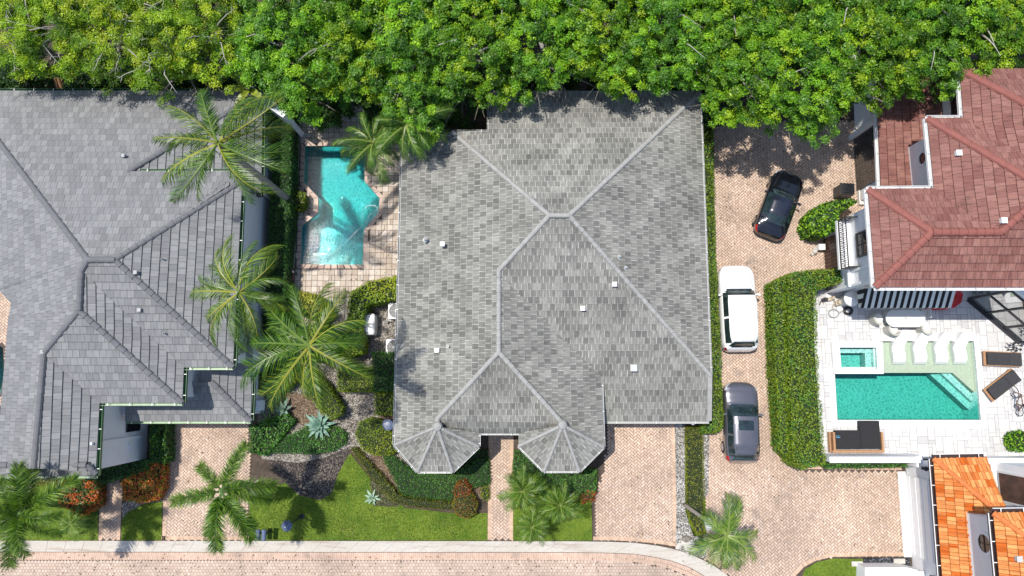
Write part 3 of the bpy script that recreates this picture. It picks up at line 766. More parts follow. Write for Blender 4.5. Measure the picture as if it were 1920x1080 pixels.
go((1750,860),(1775,1190),(-1,0),ZO); go((1750,860),(1848,858),(0,1),ZO); go((1862,962),(1884,1190),(-1,0),ZU); go((1862,962),(2020,960),(0,1),ZU)
for a, b, o, z in (((1750,860),(1775,1190),(-1,0),ZO),((1750,860),(1848,858),(0,1),ZO),((1862,962),(1884,1190),(-1,0),ZU),((1862,962),(2020,960),(0,1),ZU)):
    o = Vector(o).to_3d(); mb.bar(P(*a, z)+o*0.215+Vector((0, 0, -.01)), P(*b, z)+o*0.215+Vector((0, 0, -.01)), 0.03, 0.04, mi=1)
mb.build('gutter', [M['brown_metal'], M['white_paint']], oroof)
roof_vent(oroof, oUW, 1905, 1046, 'box', M['grey_metal'], 0.22)
mb = MB()
wO = inset(XY([(1750,860),(1775,1190),(2020,1190),(2020,1000),(1868,1000),(1848,858)], ZO), 0.5); mb.prism(wO, 0, 3.3)
wU = inset(XY([(1862,962),(1884,1190),(2020,1190),(2020,960)], ZU), 0.5); mb.prism(wU, 0, 6.85)
# the low block with the big window, north of the upper floor
qa, qb = P(1857,866,3.0), P(1930,866,3.0)
mb.prism([(qa.x, P(1900,958,3.6).y), (qb.x+3, P(1900,958,3.6).y), (qb.x+3, qa.y), (qa.x, qa.y)], 0, 3.0)
mb.box(((qa.x+qb.x)/2+1.0, qa.y+0.05, 3.08), (qb.x-qa.x+2.5, 0.3, 0.16))
mb.build('wall', [M['stucco_white']], oh)
# big brown sliding window lying in the wall of the upper storey, seen from above
wallx = qa.x
mb = MB(); y0, y1 = P(1895,942,4).y, P(1895,890,4).y; xw2 = P(1872,915,3.0).x
mb.box((xw2-0.02, (y0+y1)/2, 4.2), (0.10, y1-y0+0.2, 2.1)); up = mb.build('window', [M['white_paint']], oh)
mb = MB(); mb.box((xw2-0.05, (y0+y1)/2, 4.2), (0.10, y1-y0, 1.9)); mb.build('pane', [M['brown_glass']], up)
mb = MB(); mb.prism([(xw2, P(1900,950,3.6).y), (xw2+4, P(1900,950,3.6).y), (xw2+4, y1+0.5), (xw2, y1+0.5)], 3.0, 6.6); mb.build('upper_wall', [M['stucco_white']], oh)
# oval window in the upper wall
ox = P(1873,1070,ZU).x+0.5
q = P(1846,1020,5.6); mb = MB()
mb.lathe([(0.42, -0.08), (0.56, -0.08), (0.56, 0.02), (0.42, 0.02)], (ox, q.y, 5.5), 28, M=RM); f = mb.build('round_window', [M['stucco_white']], oh)
mb = MB(); mb.lathe([(0.0, -0.05), (0.42, -0.05)], (ox, q.y, 5.5), 28, M=RM); mb.build('pane', [M['brown_glass']], f)
mb = MB(); mb.bar((ox-0.07, q.y-0.42, 5.5), (ox-0.07, q.y+0.42, 5.5), 0.03); mb.bar((ox-0.07, q.y, 5.1), (ox-0.07, q.y, 5.9), 0.03); mb.build('mullion', [M['dark_metal']], f)
# garage door: ribbed panels in the west wall, house number and lanterns
gx = P(1762,1000,ZO).x+0.5
gy0, gy1 = P(1700,1044,0).y, P(1692,884,0).y
mb = MB(); mb.box((gx-0.05, (gy0+gy1)/2, 1.1), (0.12, gy1-gy0-0.3, 2.2))
for k in range(4): mb.box((gx-0.12, (gy0+gy1)/2, 0.28+k*0.54), (0.05, gy1-gy0-0.4, 0.44))
mb.build('garage_door', [M['white_paint']], oh)
mb = MB(); mb.box((gx-0.30, (gy0+gy1)/2, 0.03), (0.42, gy1-gy0, 0.06)); mb.build('door_apron', [M['white_paint']], oh)
for yy, kk in ((gy1+0.42, 0), (gy0-0.55, 1)):
    mb = MB(); c = Vector((gx-0.16, yy, 2.0))
    mb.lathe([(0.0, 0.26), (0.10, 0.20), (0.13, 0.18), (0.05, 0.14)], c, 8); mb.lathe([(0.04, -0.18), (0.09, -0.14), (0.02, -0.2)], c, 8)
    for k in range(4): a = k*math.pi/2+0.6; mb.bar(c+Vector((0.10*math.cos(a), 0.10*math.sin(a), -.14)), c+Vector((0.12*math.cos(a), 0.12*math.sin(a), .18)), 0.018)
    mb.bar(c+Vector((0, 0, 0.2)), c+Vector((0.16, 0, 0.3)), 0.03); mb.box((gx-0.02, yy, 2.2), (0.05, 0.14, 0.34)); mb.build('wall_lantern', [M['black_metal']], oh)
def digit_strokes(ch):
    return {'2': [((0, .8), (.25, 1)), ((.25, 1), (.5, .8)), ((.5, .8), (.5, .6)), ((.5, .6), (0, 0)), ((0, 0), (.5, 0))],
            '0': [((0, .2), (0, .8)), ((0, .8), (.25, 1)), ((.25, 1), (.5, .8)), ((.5, .8), (.5, .2)), ((.5, .2), (.25, 0)), ((.25, 0), (0, .2))]}[ch]
mb = MB(); q = P(1741,896,2.9)
for i, ch in enumerate('20'):
    for (a, b) in digit_strokes(ch):
        # reads left to right for someone facing the wall from the drive
        f3 = lambda t: Vector((gx-0.03, q.y+0.26-0.34*i-t[0]*0.36, 2.72+t[1]*0.26))
        mb.bar(f3(a), f3(b), 0.035)
    mb.build('house_number_digit', [M['black_metal']], oh); mb = MB()
# ---------------------------------------------------------------- ground sheets
rng = np.random.default_rng(7); random.seed(7)
poolL = XY([(572,274),(684,274),(684,341),(712,372),(710,398),(683,430),(680,496),(564,496),(566,424),(597,400),(597,370),(570,342)])
poolR = XY([(1647,640),(1825,640),(1838,787),(1570,787),(1565,700),(1652,700)])
spa = XY([(1570,652),(1638,652),(1640,692),(1573,692)])
poolF = XY([(-60,640),(-14,640),(6,652),(8,700),(0,742),(-60,742)])
def flat(name, loops, z, mat, kind='structure', label=None):
    mb = MB(); mb.poly(loops, z); o = mb.build(name, [mat]); tag(o, kind=kind)
    if label: o['label'] = label
    return o
holes = [inset(poolL, -0.03), inset(poolR, -0.03), inset(spa, -0.03), inset(poolF, -0.03)]
flat('ground', [[(-400,-400),(400,-400),(400,400),(-400,400)]]+holes, 0.0, M['soil'])
PINK = [(0.585,0.43,0.325),(0.615,0.46,0.355),(0.555,0.405,0.31),(0.63,0.48,0.38),(0.59,0.435,0.33)]
def pick(pal, r=random): return pal[int(r.random()*len(pal))]
def jit(c, a=0.1):
    k = 1+random.uniform(-a, a); return tuple(x*k for x in c)
def quads(name, rects, z, pal, mat, kind='structure', jitter=0.11, lift=0.0):
    """rects: list of 4-corner lists"""
    mb = MB()
    for r in rects:
        mb.face([(x, y, z) for x, y in r], col=jit(pick(pal), jitter))
    o = mb.build(name, [mat]); return tag(o, kind=kind)
def herring(poly, w=0.132, gap=0.020, ang=math.pi/4, border=None):
    xs = [p[0] for p in poly]; ys = [p[1] for p in poly]
    c, s = math.cos(ang), math.sin(ang); cx, cy = (min(xs)+max(xs))/2, (min(ys)+max(ys))/2
    R = math.hypot(max(xs)-min(xs), max(ys)-min(ys))/2; n = int(R/w)+3; out = []
    I, J = np.meshgrid(np.arange(-n, n), np.arange(-n, n), indexing='ij')
    cl = (I-J) % 4
    for hv, k, (bw, bh) in ((0, 0, (2, 1)), (1, 2, (1, 2))):
        # H brick starts where (x-y)%4==0; V brick lower cell has (x-y)%4==3
        sel = (cl == (0 if hv == 0 else 3)); x0 = I[sel]*w; y0 = J[sel]*w
        mx, my = x0+bw*w/2, y0+bh*w/2
        X = cx+mx*c-my*s; Y = cy+mx*s+my*c
        ok = in_mask(X, Y, poly)
        for a, b in zip(x0[ok], y0[ok]):
            q = [(a+gap/2, b+gap/2), (a+bw*w-gap/2, b+gap/2), (a+bw*w-gap/2, b+bh*w-gap/2), (a+gap/2, b+bh*w-gap/2)]
            out.append([(cx+u*c-v*s, cy+u*s+v*c) for u, v in q])
    return out
def soldier(path, w=0.21, bw=0.105, gap=0.008, side=1):
    """bricks laid side by side along a path (list of xy)"""
    out = []
    for a, b in zip(path[:-1], path[1:]):
        a, b = Vector(a), Vector(b); L = (b-a).length; n = max(1, int(L/bw)); d = (b-a)/L; nn = Vector((-d.y, d.x))*side
        st_ = L/n
        for i in range(n):
            p = a+d*(i*st_+gap/2); q = a+d*((i+1)*st_-gap/2)
            out.append([tuple(p+nn*gap), tuple(q+nn*gap), tuple(q+nn*w), tuple(p+nn*w)])
    if side > 0: return out
    return [r[::-1] for r in out]
def paved(name, px, soldiers=(), z=0.03):
    poly = XY(px)
    flat(name+'_bed', [poly], z-0.012, M['joint'])
    r = herring(inset(poly, 0.06))
    o = quads(name, r, z, PINK, M['paver'])
    if soldiers:
        rs = []
        for path, side in soldiers: rs += soldier(XY(path), side=side)
        mb = MB()
        for q in rs: mb.face([(x, y, z+0.004) for x, y in q], col=jit((0.60,0.42,0.30), 0.12))
        b = mb.build('edging', [M['paver']]); tag(b, kind='structure')
    return o
kerb_top = [(-80,1013),(960,1014),(1060,1014),(1143,1015),(1190,1017),(1230,1022),(1265,1029),(1300,1041),(1335,1058),(1362,1077),(1385,1100),(1400,1125)]
kerb_bot = [(-80,1034),(960,1035),(1060,1035),(1143,1036),(1190,1038),(1228,1044),(1260,1051),(1292,1063),(1322,1080),(1345,1100),(1358,1125)]
# road with hexagonal pavers, kerb strip with joints
road_poly = XY([(-80,1034)]+kerb_bot[1:]+[(1358,1400),(-80,1400)])
flat('road_bed', [road_poly], 0.006, M['joint'])
hexes = []; s_ = 0.105; mb = MB()
rp = XY([(-80,1050)]+[(x-6, y+15) for x, y in kerb_bot[1:]]+[(1340,1200),(-80,1200)])
xs = [p[0] for p in rp]; ys = [p[1] for p in rp]; y = min(ys); j = 0
while y < max(ys):
    x = min(xs)+(j % 2)*s_*0.866
    while x < max(xs):
        if y > P(0,1110).y and inside(x, y, rp):
            mb.face([(x+(s_*0.93)*math.cos(k*math.pi/3+math.pi/6), y+(s_*0.93)*math.sin(k*math.pi/3+math.pi/6), 0.016) for k in range(6)], col=jit(pick([(0.55,0.42,0.33),(0.57,0.44,0.355),(0.53,0.40,0.32),(0.59,0.46,0.37)]), 0.06))
        x += s_*1.732
    y += s_*1.5; j += 1
tag(mb.build('road', [M['paver']]), kind='structure')
mb = MB()
for k in range(2):
    path = XY([(x-3*k, y+1+k*7) for x, y in kerb_bot])
    for q in soldier(path, side=-1): mb.face([(x, y, 0.018) for x, y in q], col=jit((0.62,0.44,0.34), 0.08))
tag(mb.build('road_edging', [M['paver']]), kind='structure')
mb = MB()
T, Bt = XY(kerb_top), XY(kerb_bot)
def arc(path):
    out = [0]
    for a, b in zip(path[:-1], path[1:]): out.append(out[-1]+math.hypot(b[0]-a[0], b[1]-a[1]))
    return out
def at(path, acc, s):
    for i in range(len(path)-1):
        if s <= acc[i+1]:
            t = (s-acc[i])/(acc[i+1]-acc[i]); return (lerp(path[i][0], path[i+1][0], t), lerp(path[i][1], path[i+1][1], t))
    return path[-1]
aT, aB = arc(T), arc(Bt); nslab = 44; kz = 0.10
for i in range(nslab):
    g = 0.012
    for k in range(3):
        f0, f1 = (i+(k/3))/nslab, (i+((k+1)/3))/nslab
        g0 = g/aT[-1] if k == 0 else 0; g1 = 0
        a, b = at(T, aT, (f0+g0)*aT[-1]), at(T, aT, (f1)*aT[-1]); c, d = at(Bt, aB, (f1)*aB[-1]), at(Bt, aB, (f0+g0)*aB[-1])
        mid = lambda p, q, t: (lerp(p[0], q[0], t), lerp(p[1], q[1], t))
        m1, m2 = mid(a, d, 0.45), mid(b, c, 0.45)
        mb.face([(*d, 0.05), (*c, 0.05), (*m2, 0.045), (*m1, 0.045)]); mb.face([(*m1, 0.045), (*m2, 0.045), (*b, kz), (*a, kz)])
        mb.face([(*d, 0), (*c, 0), (*c, 0.05), (*d, 0.05)])
flat('kerb_bed', [T+Bt[::-1]], 0.008, M['soil'])
m, n, l, bb = nodes('kerb_concrete_stained'); g = geo(n)
t = noise(n, l, 0.5, 6, 0.65, g); r = rampn(n, l, t.outputs[0], 0.38, 0.72, (0.50,0.455,0.39), (0.55,0.52,0.47))
mp = n.new('ShaderNodeMapping'); mp.inputs['Scale'].default_value = (0.35, 3.0, 1); l.new(g, mp.inputs[0])
t2 = noise(n, l, 1.3, 5, 0.6, mp.outputs[0]); r2 = rampn(n, l, t2.outputs[0], 0.52, 0.75); 
c = mixn(n, l, 'MIX', r2.outputs[0], r.outputs[0], (0.36,0.28,0.22))
t3 = noise(n, l, 12, 4, 0.6, g); r3 = rampn(n, l, t3.outputs[0], 0.3, 0.7, (0.9,)*3, (1.06,)*3); c = mixn(n, l, 'MULTIPLY', 1.0, c, r3.outputs[0])
l.new(c, bb.inputs['Base Color']); bb.inputs['Roughness'].default_value = 0.85; M['kerb'] = m
tag(mb.build('kerb', [M['kerb']]), kind='structure')

paved('driveway', [(313,770),(470,770),(468,1013),(303,1013),(306,925),(313,900)], (([(303,1012),(468,1012)],1),([(304,1012),(307,925),(314,900),(314,790)],-1)))
paved('walkway', [(187,850),(232,850),(226,1013),(184,1013)], (([(185,1012),(188,905)],-1),([(226,1012),(231,905)],1)))
paved('garden_walkway', [(915,780),(964,780),(962,1014),(914,1014)], (([(914,1012),(916,815)],-1),([(962,1012),(963,815)],1)))
paved('garage_driveway', [(1112,1014),(1114,940),(1122,905),(1133,870),(1140,770),(1268,770),(1271,1025),(1230,1019),(1143,1013)], (([(1112,1013),(1150,1013),(1190,1015),(1230,1019),(1270,1025)],1),([(1269,1018),(1267,795)],1)))
bigd = [(1318,700),(1338,640),(1334,225),(1610,225),(1606,380),(1640,385),(1640,540),(1450,540),(1462,860),(1500,880),(1690,880),(1703,1044),(1640,1044),(1560,1045),(1530,1052),(1508,1064),(1490,1082),(1480,1125),(1400,1125),(1385,1100),(1362,1077),(1335,1058),(1318,1048)]
paved('shared_driveway', bigd, (([(1448,530),(1462,855),(1498,872),(1690,874)],-1),([(1689,884),(1701,1040)],1),([(1701,1043),(1640,1043),(1560,1044),(1530,1051),(1507,1063),(1489,1082),(1480,1115)],-1)))
# lawns
lawnA = XY([(468,1013),(468,935),(500,916),(535,905),(560,928),(600,938),(622,925),(634,890),(648,862),(657,850),(700,905),(760,952),(850,962),(914,962),(914,1013)])
lawnB = XY([(962,1013),(962,900),(1108,900),(1110,1013)]); lawnC = XY([(228,1013),(303,1013),(305,940),(270,945),(240,960),(229,975)])
lawnD = XY([(-70,1013),(-70,905),(120,905),(186,940),(184,1013)]); lawnE = XY([(1495,1110),(1508,1068),(1530,1054),(1560,1047),(1617,1048),(1620,1110)])
lawnF = XY([(1284,800),(1318,800),(1322,935),(1324,1002),(1300,1005),(1285,960)])
for i, lp in enumerate((lawnA, lawnB, lawnC, lawnD, lawnE, lawnF)): flat('lawn', [lp], 0.035+0.001*i, M['turf'])
def blades(name, lps, dens, h, pal, wid=0.016):
    vs = []; fs = []; cols = []
    for lp, dk in lps:
        xs = [p[0] for p in lp]; ys = [p[1] for p in lp]; A_ = (max(xs)-min(xs))*(max(ys)-min(ys)); n = int(A_*dens*dk)
        X = rng.uniform(min(xs), max(xs), n); Y = rng.uniform(min(ys), max(ys), n); ok = in_mask(X, Y, lp); X, Y = X[ok], Y[ok]; n = len(X)
        a = rng.uniform(0, 2*np.pi, n); le = rng.uniform(0.2, 0.9, n); hh = h*rng.uniform(0.6, 1.3, n)
        dx, dy = np.cos(a)*wid, np.sin(a)*wid; lx, ly = np.cos(a+1.57+rng.normal(0, .5, n))*hh*le, np.sin(a+1.57)*hh*le
        base = len(vs)//1
        V = np.zeros((n, 3, 3)); V[:, 0] = np.stack([X-dx, Y-dy, np.full(n, .03)], 1); V[:, 1] = np.stack([X+dx, Y+dy, np.full(n, .03)], 1); V[:, 2] = np.stack([X+lx, Y+ly, .03+hh], 1)
        b0 = sum(len(v) for v in vs); vs.append(V.reshape(-1, 3)); fs.append(np.arange(n*3).reshape(-1, 3)+b0)
        nz = np.sin(X*1.7+np.sin(Y*1.3)*1.5)*np.sin(Y*1.9+X*0.4)*0.5+0.5
        p = np.array(pal); c = p[rng.integers(0, len(p), n)]*(0.75+0.5*nz[:, None])*rng.uniform(.8, 1.2, (n, 1)); cols.append(c)
    V = np.concatenate(vs); Fc = np.concatenate(fs); C = np.concatenate(cols)
    return mesh_np(name, V, Fc, C, [M['hedge']])
def mesh_np(name, V, Fc, C, mats, parent=None, origin=(0, 0, 0), smooth=False):
    me = bpy.data.meshes.new(name or 'leafage'); V = np.asarray(V, dtype=np.float32) - np.array(origin, dtype=np.float32)
    k = Fc.shape[1]; n = len(Fc)
    me.vertices.add(len(V)); me.vertices.foreach_set('co', V.ravel())
    me.loops.add(n*k); me.loops.foreach_set('vertex_index', Fc.astype(np.int32).ravel())
    me.polygons.add(n); me.polygons.foreach_set('loop_start', (np.arange(n)*k).astype(np.int32))
    me.polygons.foreach_set('loop_total', np.full(n, k, dtype=np.int32))
    me.update(calc_edges=True)
    at_ = me.attributes.new('Col', 'FLOAT_COLOR', 'FACE'); c4 = np.ones((n, 4), dtype=np.float32); c4[:, :3] = C; at_.data.foreach_set('color', c4.ravel())
    for m_ in mats: me.materials.append(m_)
    if name is None: return me
    o = bpy.data.objects.new(name, me); link(o)
    if parent is not None: o.parent = parent; W[o.name] = W[parent.name]
    else: o.location = origin; W[o.name] = Vector(origin)
    return o
GR = [(0.12,0.24,0.015),(0.20,0.31,0.02),(0.085,0.18,0.012),(0.26,0.33,0.035),(0.33,0.34,0.08)]
tag(blades('grass', [(lawnA,1),(lawnB,1),(lawnC,1),(lawnE,1),(lawnD,.5),(lawnF,1.2)], 900, 0.07, GR), kind='stuff')
# gravel, mulch and paths
flat('gravel_bed', [XY([(475,700),(640,560),(760,545),(760,880),(700,880),(665,838),(650,845),(638,878),(560,872),(490,860)])], 0.022, M['gravel'])
flat('gravel_strip', [XY([(1264,770),(1286,770),(1284,900),(1290,980),(1312,1012),(1322,1012),(1324,1048),(1300,1041),(1266,1029),(1268,950)])], 0.040, M['gravel_white'])
flat('gravel_strip', [XY([(1316,795),(1330,795),(1328,925),(1316,940)])], 0.042, M['gravel_white'])
flat('mulch_bed', [XY([(505,862),(560,868),(615,856),(655,838),(645,880),(626,925),(600,938),(562,930),(530,905)])], 0.030, M['mulch'])
flat('mulch_bed', [XY([(694,900),(715,905),(752,945),(745,950),(700,948)])], 0.044, M['mulch'])
flat('mulch_bed', [XY([(695,850),(740,860),(783,890),(850,892),(905,880),(905,935),(760,935),(720,905),(700,880)])], 0.026, M['mulch_brown'])
flat('mulch_bed', [XY([(530,735),(585,740),(600,790),(575,800),(535,785)])], 0.028, M['mulch_brown'])
flat('mulch_bed', [XY([(700,715),(745,715),(745,800),(715,790)])], 0.027, M['mulch_brown'])
flat('gravel_bed', [XY([(229,945),(306,905),(312,920),(303,950),(262,955),(230,975)])], 0.031, M['gravel'])
flat('gravel_bed', [XY([(1617,1045),(1705,1045),(1706,1063),(1619,1064)])], 0.046, M['gravel_black'])
flat('path', [XY([(-60,911),(60,911),(56,922),(-60,924)])], 0.048, M['stone'])
# pool deck on the left: square tiles
deck = XY([(546,195),(768,195),(760,540),(700,545),(655,560),(650,612),(556,612),(546,540)])
flat('deck_bed', [deck, poolL], 0.018, M['joint'])
mb = MB(); ts = 0.335; x0 = min(p[0] for p in deck); y0 = min(p[1] for p in deck)
pin = inset(poolL, -0.30); cop = inset(poolL, 0.0)
for i in range(30):
    for j in range(50):
        for (u, v, w_, h_) in (((0, 0, 1, 1),) if (i*7+j*3) % 5 else ((0, 0, .5, 1), (.5, 0, .5, 1))):
            a, b = x0+(i+u)*ts, y0+(j+v)*ts; cx, cy = a+ts*w_/2, b+ts*h_/2
            if inside(cx, cy, deck) and not inside(cx, cy, inset(poolL, -0.20)):
                mb.face([(a+.012, b+.012, .03), (a+ts*w_-.012, b+.012, .03), (a+ts*w_-.012, b+ts*h_-.012, .03), (a+.012, b+ts*h_-.012, .03)], col=jit(pick([(0.52,0.44,0.36),(0.58,0.50,0.42),(0.47,0.385,0.31),(0.60,0.53,0.46),(0.50,0.42,0.345)]), 0.10))
tag(mb.build('pool_deck', [M['deck']]), kind='structure')
# white marble patio on the right: random ashlar
pat = XY([(1520,540),(1990,540),(1990,860),(1727,858),(1540,856),(1524,560)])
flat('patio_bed', [pat, poolR, spa], 0.018, M['mjoint'])
mb = MB(); x0 = min(p[0] for p in pat); y0 = min(p[1] for p in pat); u_ = 0.205
nx, ny = 64, 52; used = np.zeros((nx, ny), dtype=bool)
pe = inset(poolR, -0.02); se = inset(spa, -0.02)
for j in range(ny):
    for i in range(nx):
        if used[i, j]: continue
        w_, h_ = random.choice([(2,2),(3,2),(2,3),(3,3),(1,2),(2,1),(3,4)])
        while w_ > 1 and (i+w_ > nx or used[i:i+w_, j].any()): w_ -= 1
        h_ = min(h_, ny-j); used[i:i+w_, j:j+h_] = True
        a, b = x0+i*u_, y0+j*u_; cs = [(a+.011, b+.011), (a+w_*u_-.011, b+.011), (a+w_*u_-.011, b+h_*u_-.011), (a+.011, b+h_*u_-.011)]
        cx, cy = a+w_*u_/2, b+h_*u_/2
        if not inside(cx, cy, pat): continue
        if any(inside(x, y, pe) or inside(x, y, se) for x, y in cs+[(cx, cy)]):
            # cut into single units at the pool edge
            for ii in range(w_):
                for jj in range(h_):
                    p_, q_ = a+ii*u_, b+jj*u_; c4 = [(p_, q_), (p_+u_, q_), (p_+u_, q_+u_), (p_, q_+u_)]
                    if not any(inside(x, y, pe) or inside(x, y, se) for x, y in c4): mb.face([(x, y, .03) for x, y in c4], col=(0.8,0.79,0.78))
            continue
        mb.face([(x, y, .03) for x, y in cs], col=jit(pick([(0.62,0.61,0.60),(0.64,0.64,0.64),(0.58,0.57,0.56),(0.63,0.62,0.60),(0.52,0.51,0.51)]), 0.03))
tag(mb.build('patio', [M['marble']]), kind='structure')
mb = MB(); cpo, cpi = inset(poolR, -0.36), inset(poolR, -0.02)
mb.poly([cpo, cpi], 0.042, col=(0.84,0.84,0.83)); tag(mb.build('patio_edge', [M['marble']]), kind='structure')

# ---------------------------------------------------------------- pools
def basin(mb, lp, z0, z1, mi=0):
    """inner walls and floor"""
    lp = lp if area(lp) > 0 else lp[::-1]; n = len(lp)
    for i in range(n):
        a, b = lp[i], lp[(i+1) % n]; mb.face([(b[0], b[1], z0), (a[0], a[1], z0), (a[0], a[1], z1), (b[0], b[1], z1)], mi=mi)
    mb.poly([lp], z0, mi=mi)
def coping(mb, lp, w, z0, z1):
    o = inset(lp, -w)
    i_ = lp if area(lp) > 0 else lp[::-1]; o = o if area(o) > 0 else o[::-1]
    n = len(i_)
    for k in range(n):
        a, b, c, d = i_[k], i_[(k+1) % n], o[(k+1) % n], o[k]
        L = math.hypot(b[0]-a[0], b[1]-a[1]); m_ = max(1, int(L/0.35))
        for j in range(m_):
            t0, t1 = j/m_, (j+1)/m_-0.02; q = lambda p, r, t: (lerp(p[0], r[0], t), lerp(p[1], r[1], t))
            A1, B1, C1, D1 = q(a, b, t0), q(a, b, t1), q(d, c, t1), q(d, c, t0)
            mb.face([(*D1, z1), (*C1, z1), (*B1, z1), (*A1, z1)], col=jit((0.56,0.43,0.36), 0.08))
            mb.face([(*A1, z0), (*B1, z0), (*B1, z1), (*A1, z1)], col=(0.5,0.4,0.34))
pc = P(640,390); pl_ = thing('swimming_pool', 'angular teal swimming pool set in square tiled deck beside the middle house', 'pool', (pc.x, pc.y, 0))
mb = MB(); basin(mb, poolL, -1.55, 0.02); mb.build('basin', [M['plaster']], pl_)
mb = MB(); coping(mb, poolL, 0.24, -0.12, 0.045); mb.build('coping', [M['deck']], pl_)
mb = MB(); lp = inset(poolL, 0.004); mb.prism(lp, -1.53, -0.10, bottom=True); mb.build('water', [M['water_teal']], pl_)
hp = [(596+0, 496-22),(620,478),(640,462),(655,448),(668,434),(684,420),(700,408),(709,395),(704,386),(690,385),(680,395),(680,410),(688,419),(692,405),(706,394)]
mb = MB(); mb.tube([P(x, y, -0.08) for x, y in hp], 0.022, 6); o = mb.build('pool_hose', [M['hose_pale']], origin=P(690,400,-0.08))
tag(o, 'pale cleaning hose looping on the water of the angular teal pool', 'hose')
pc = P(1700,740); pr = thing('swimming_pool', 'rectangular aqua swimming pool with shallow sun shelf and spa in white marble patio', 'pool', (pc.x, pc.y, 0))
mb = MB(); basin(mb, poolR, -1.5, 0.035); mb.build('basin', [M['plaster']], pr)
shelf = XY([(1640,630),(1830,630),(1838,735),(1832,737),(1792,700),(1754,698),(1640,698)])
shin = [p for p in shelf]
mb = MB()
shp = inset(XY([(1646,638),(1829,638),(1838,740),(1792,699),(1653,699)]), 0.0); mb.prism(shp, -1.49, -0.28); mb.build('sun_shelf', [M['plaster_pale']], pr)
mb = MB()
for k, (d_, zt) in enumerate(((0, -0.55), (1, -0.85))):
    a, b = (1774-d_*18, 700), (1832+d_*0, 752+d_*16)
    mb.prism(XY([(1792-d_*17, 699.5), (1839, 743+d_*15), (1840, 759+d_*15), (1775-d_*17, 699.5)]), -1.48, zt)
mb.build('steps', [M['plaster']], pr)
mb = MB(); lp = inset(poolR, 0.004); mb.prism(lp, -1.49, -0.08, bottom=True); mb.build('water', [M['water_aqua']], pr)
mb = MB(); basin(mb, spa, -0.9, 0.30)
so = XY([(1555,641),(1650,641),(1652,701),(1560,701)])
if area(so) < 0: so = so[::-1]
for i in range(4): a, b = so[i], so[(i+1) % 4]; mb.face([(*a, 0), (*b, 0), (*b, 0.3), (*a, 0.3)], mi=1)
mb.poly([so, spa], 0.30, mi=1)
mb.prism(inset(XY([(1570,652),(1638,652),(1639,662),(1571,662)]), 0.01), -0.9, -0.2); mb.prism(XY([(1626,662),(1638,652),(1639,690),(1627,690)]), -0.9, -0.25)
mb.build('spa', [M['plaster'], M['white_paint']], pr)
mb = MB(); mb.prism(inset(spa, 0.004), -0.88, 0.18, bottom=True); mb.build('spa_water', [M['water_aqua']], pr)
pc = P(0,700); pf = thing('swimming_pool', 'edge of a turquoise pool showing at the left border beside the left house roof', 'pool', (pc.x, pc.y, 0))
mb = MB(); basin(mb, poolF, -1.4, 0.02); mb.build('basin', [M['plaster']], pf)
mb = MB(); mb.prism(inset(poolF, 0.004), -1.38, -0.08, bottom=True); mb.build('water', [M['water_aqua']], pf)
pd = XY([(-60,520),(30,520),(40,760),(-60,760)]); flat('side_patio', [pd, poolF], 0.02, M['joint'])
r = [q for q in herring(pd) if not inside(sum(p[0] for p in q)/4, sum(p[1] for p in q)/4, inset(poolF, -0.15))]; quads('side_patio', r, 0.03, PINK, M['paver'])
# ---------------------------------------------------------------- plants
def rot_basis(n):
    """random frames; returns arrays a,b (unit, perpendicular)"""
    v = rng.normal(size=(n, 3)); v /= np.linalg.norm(v, axis=1)[:, None]; return v
def leaf_quads(Pts, Nrm, size, aspect=0.5, jitter=0.7):
    """diamond leaves at Pts facing roughly Nrm"""
    n = len(Pts); N = Nrm + rng.normal(0, jitter, (n, 3)); N /= np.linalg.norm(N, axis=1)[:, None]+1e-9
    r = rot_basis(n); A = np.cross(N, r); A /= np.linalg.norm(A, axis=1)[:, None]+1e-9; B = np.cross(N, A)
    s = (size*rng.uniform(0.65, 1.3, n))[:, None]
    V = np.stack([Pts-A*s*0.5, Pts+B*s*aspect*0.5, Pts+A*s*0.5+N*s*0.08, Pts-B*s*aspect*0.5], 1).reshape(-1, 3)
    return V, np.arange(n*4).reshape(-1, 4)
def vnoise(X, Y, s=1.0):
    return 0.5+0.25*(np.sin(X*s*1.7+1.3*np.sin(Y*s*1.1))+np.sin(Y*s*2.3+1.7*np.sin(X*s*0.9+2)))
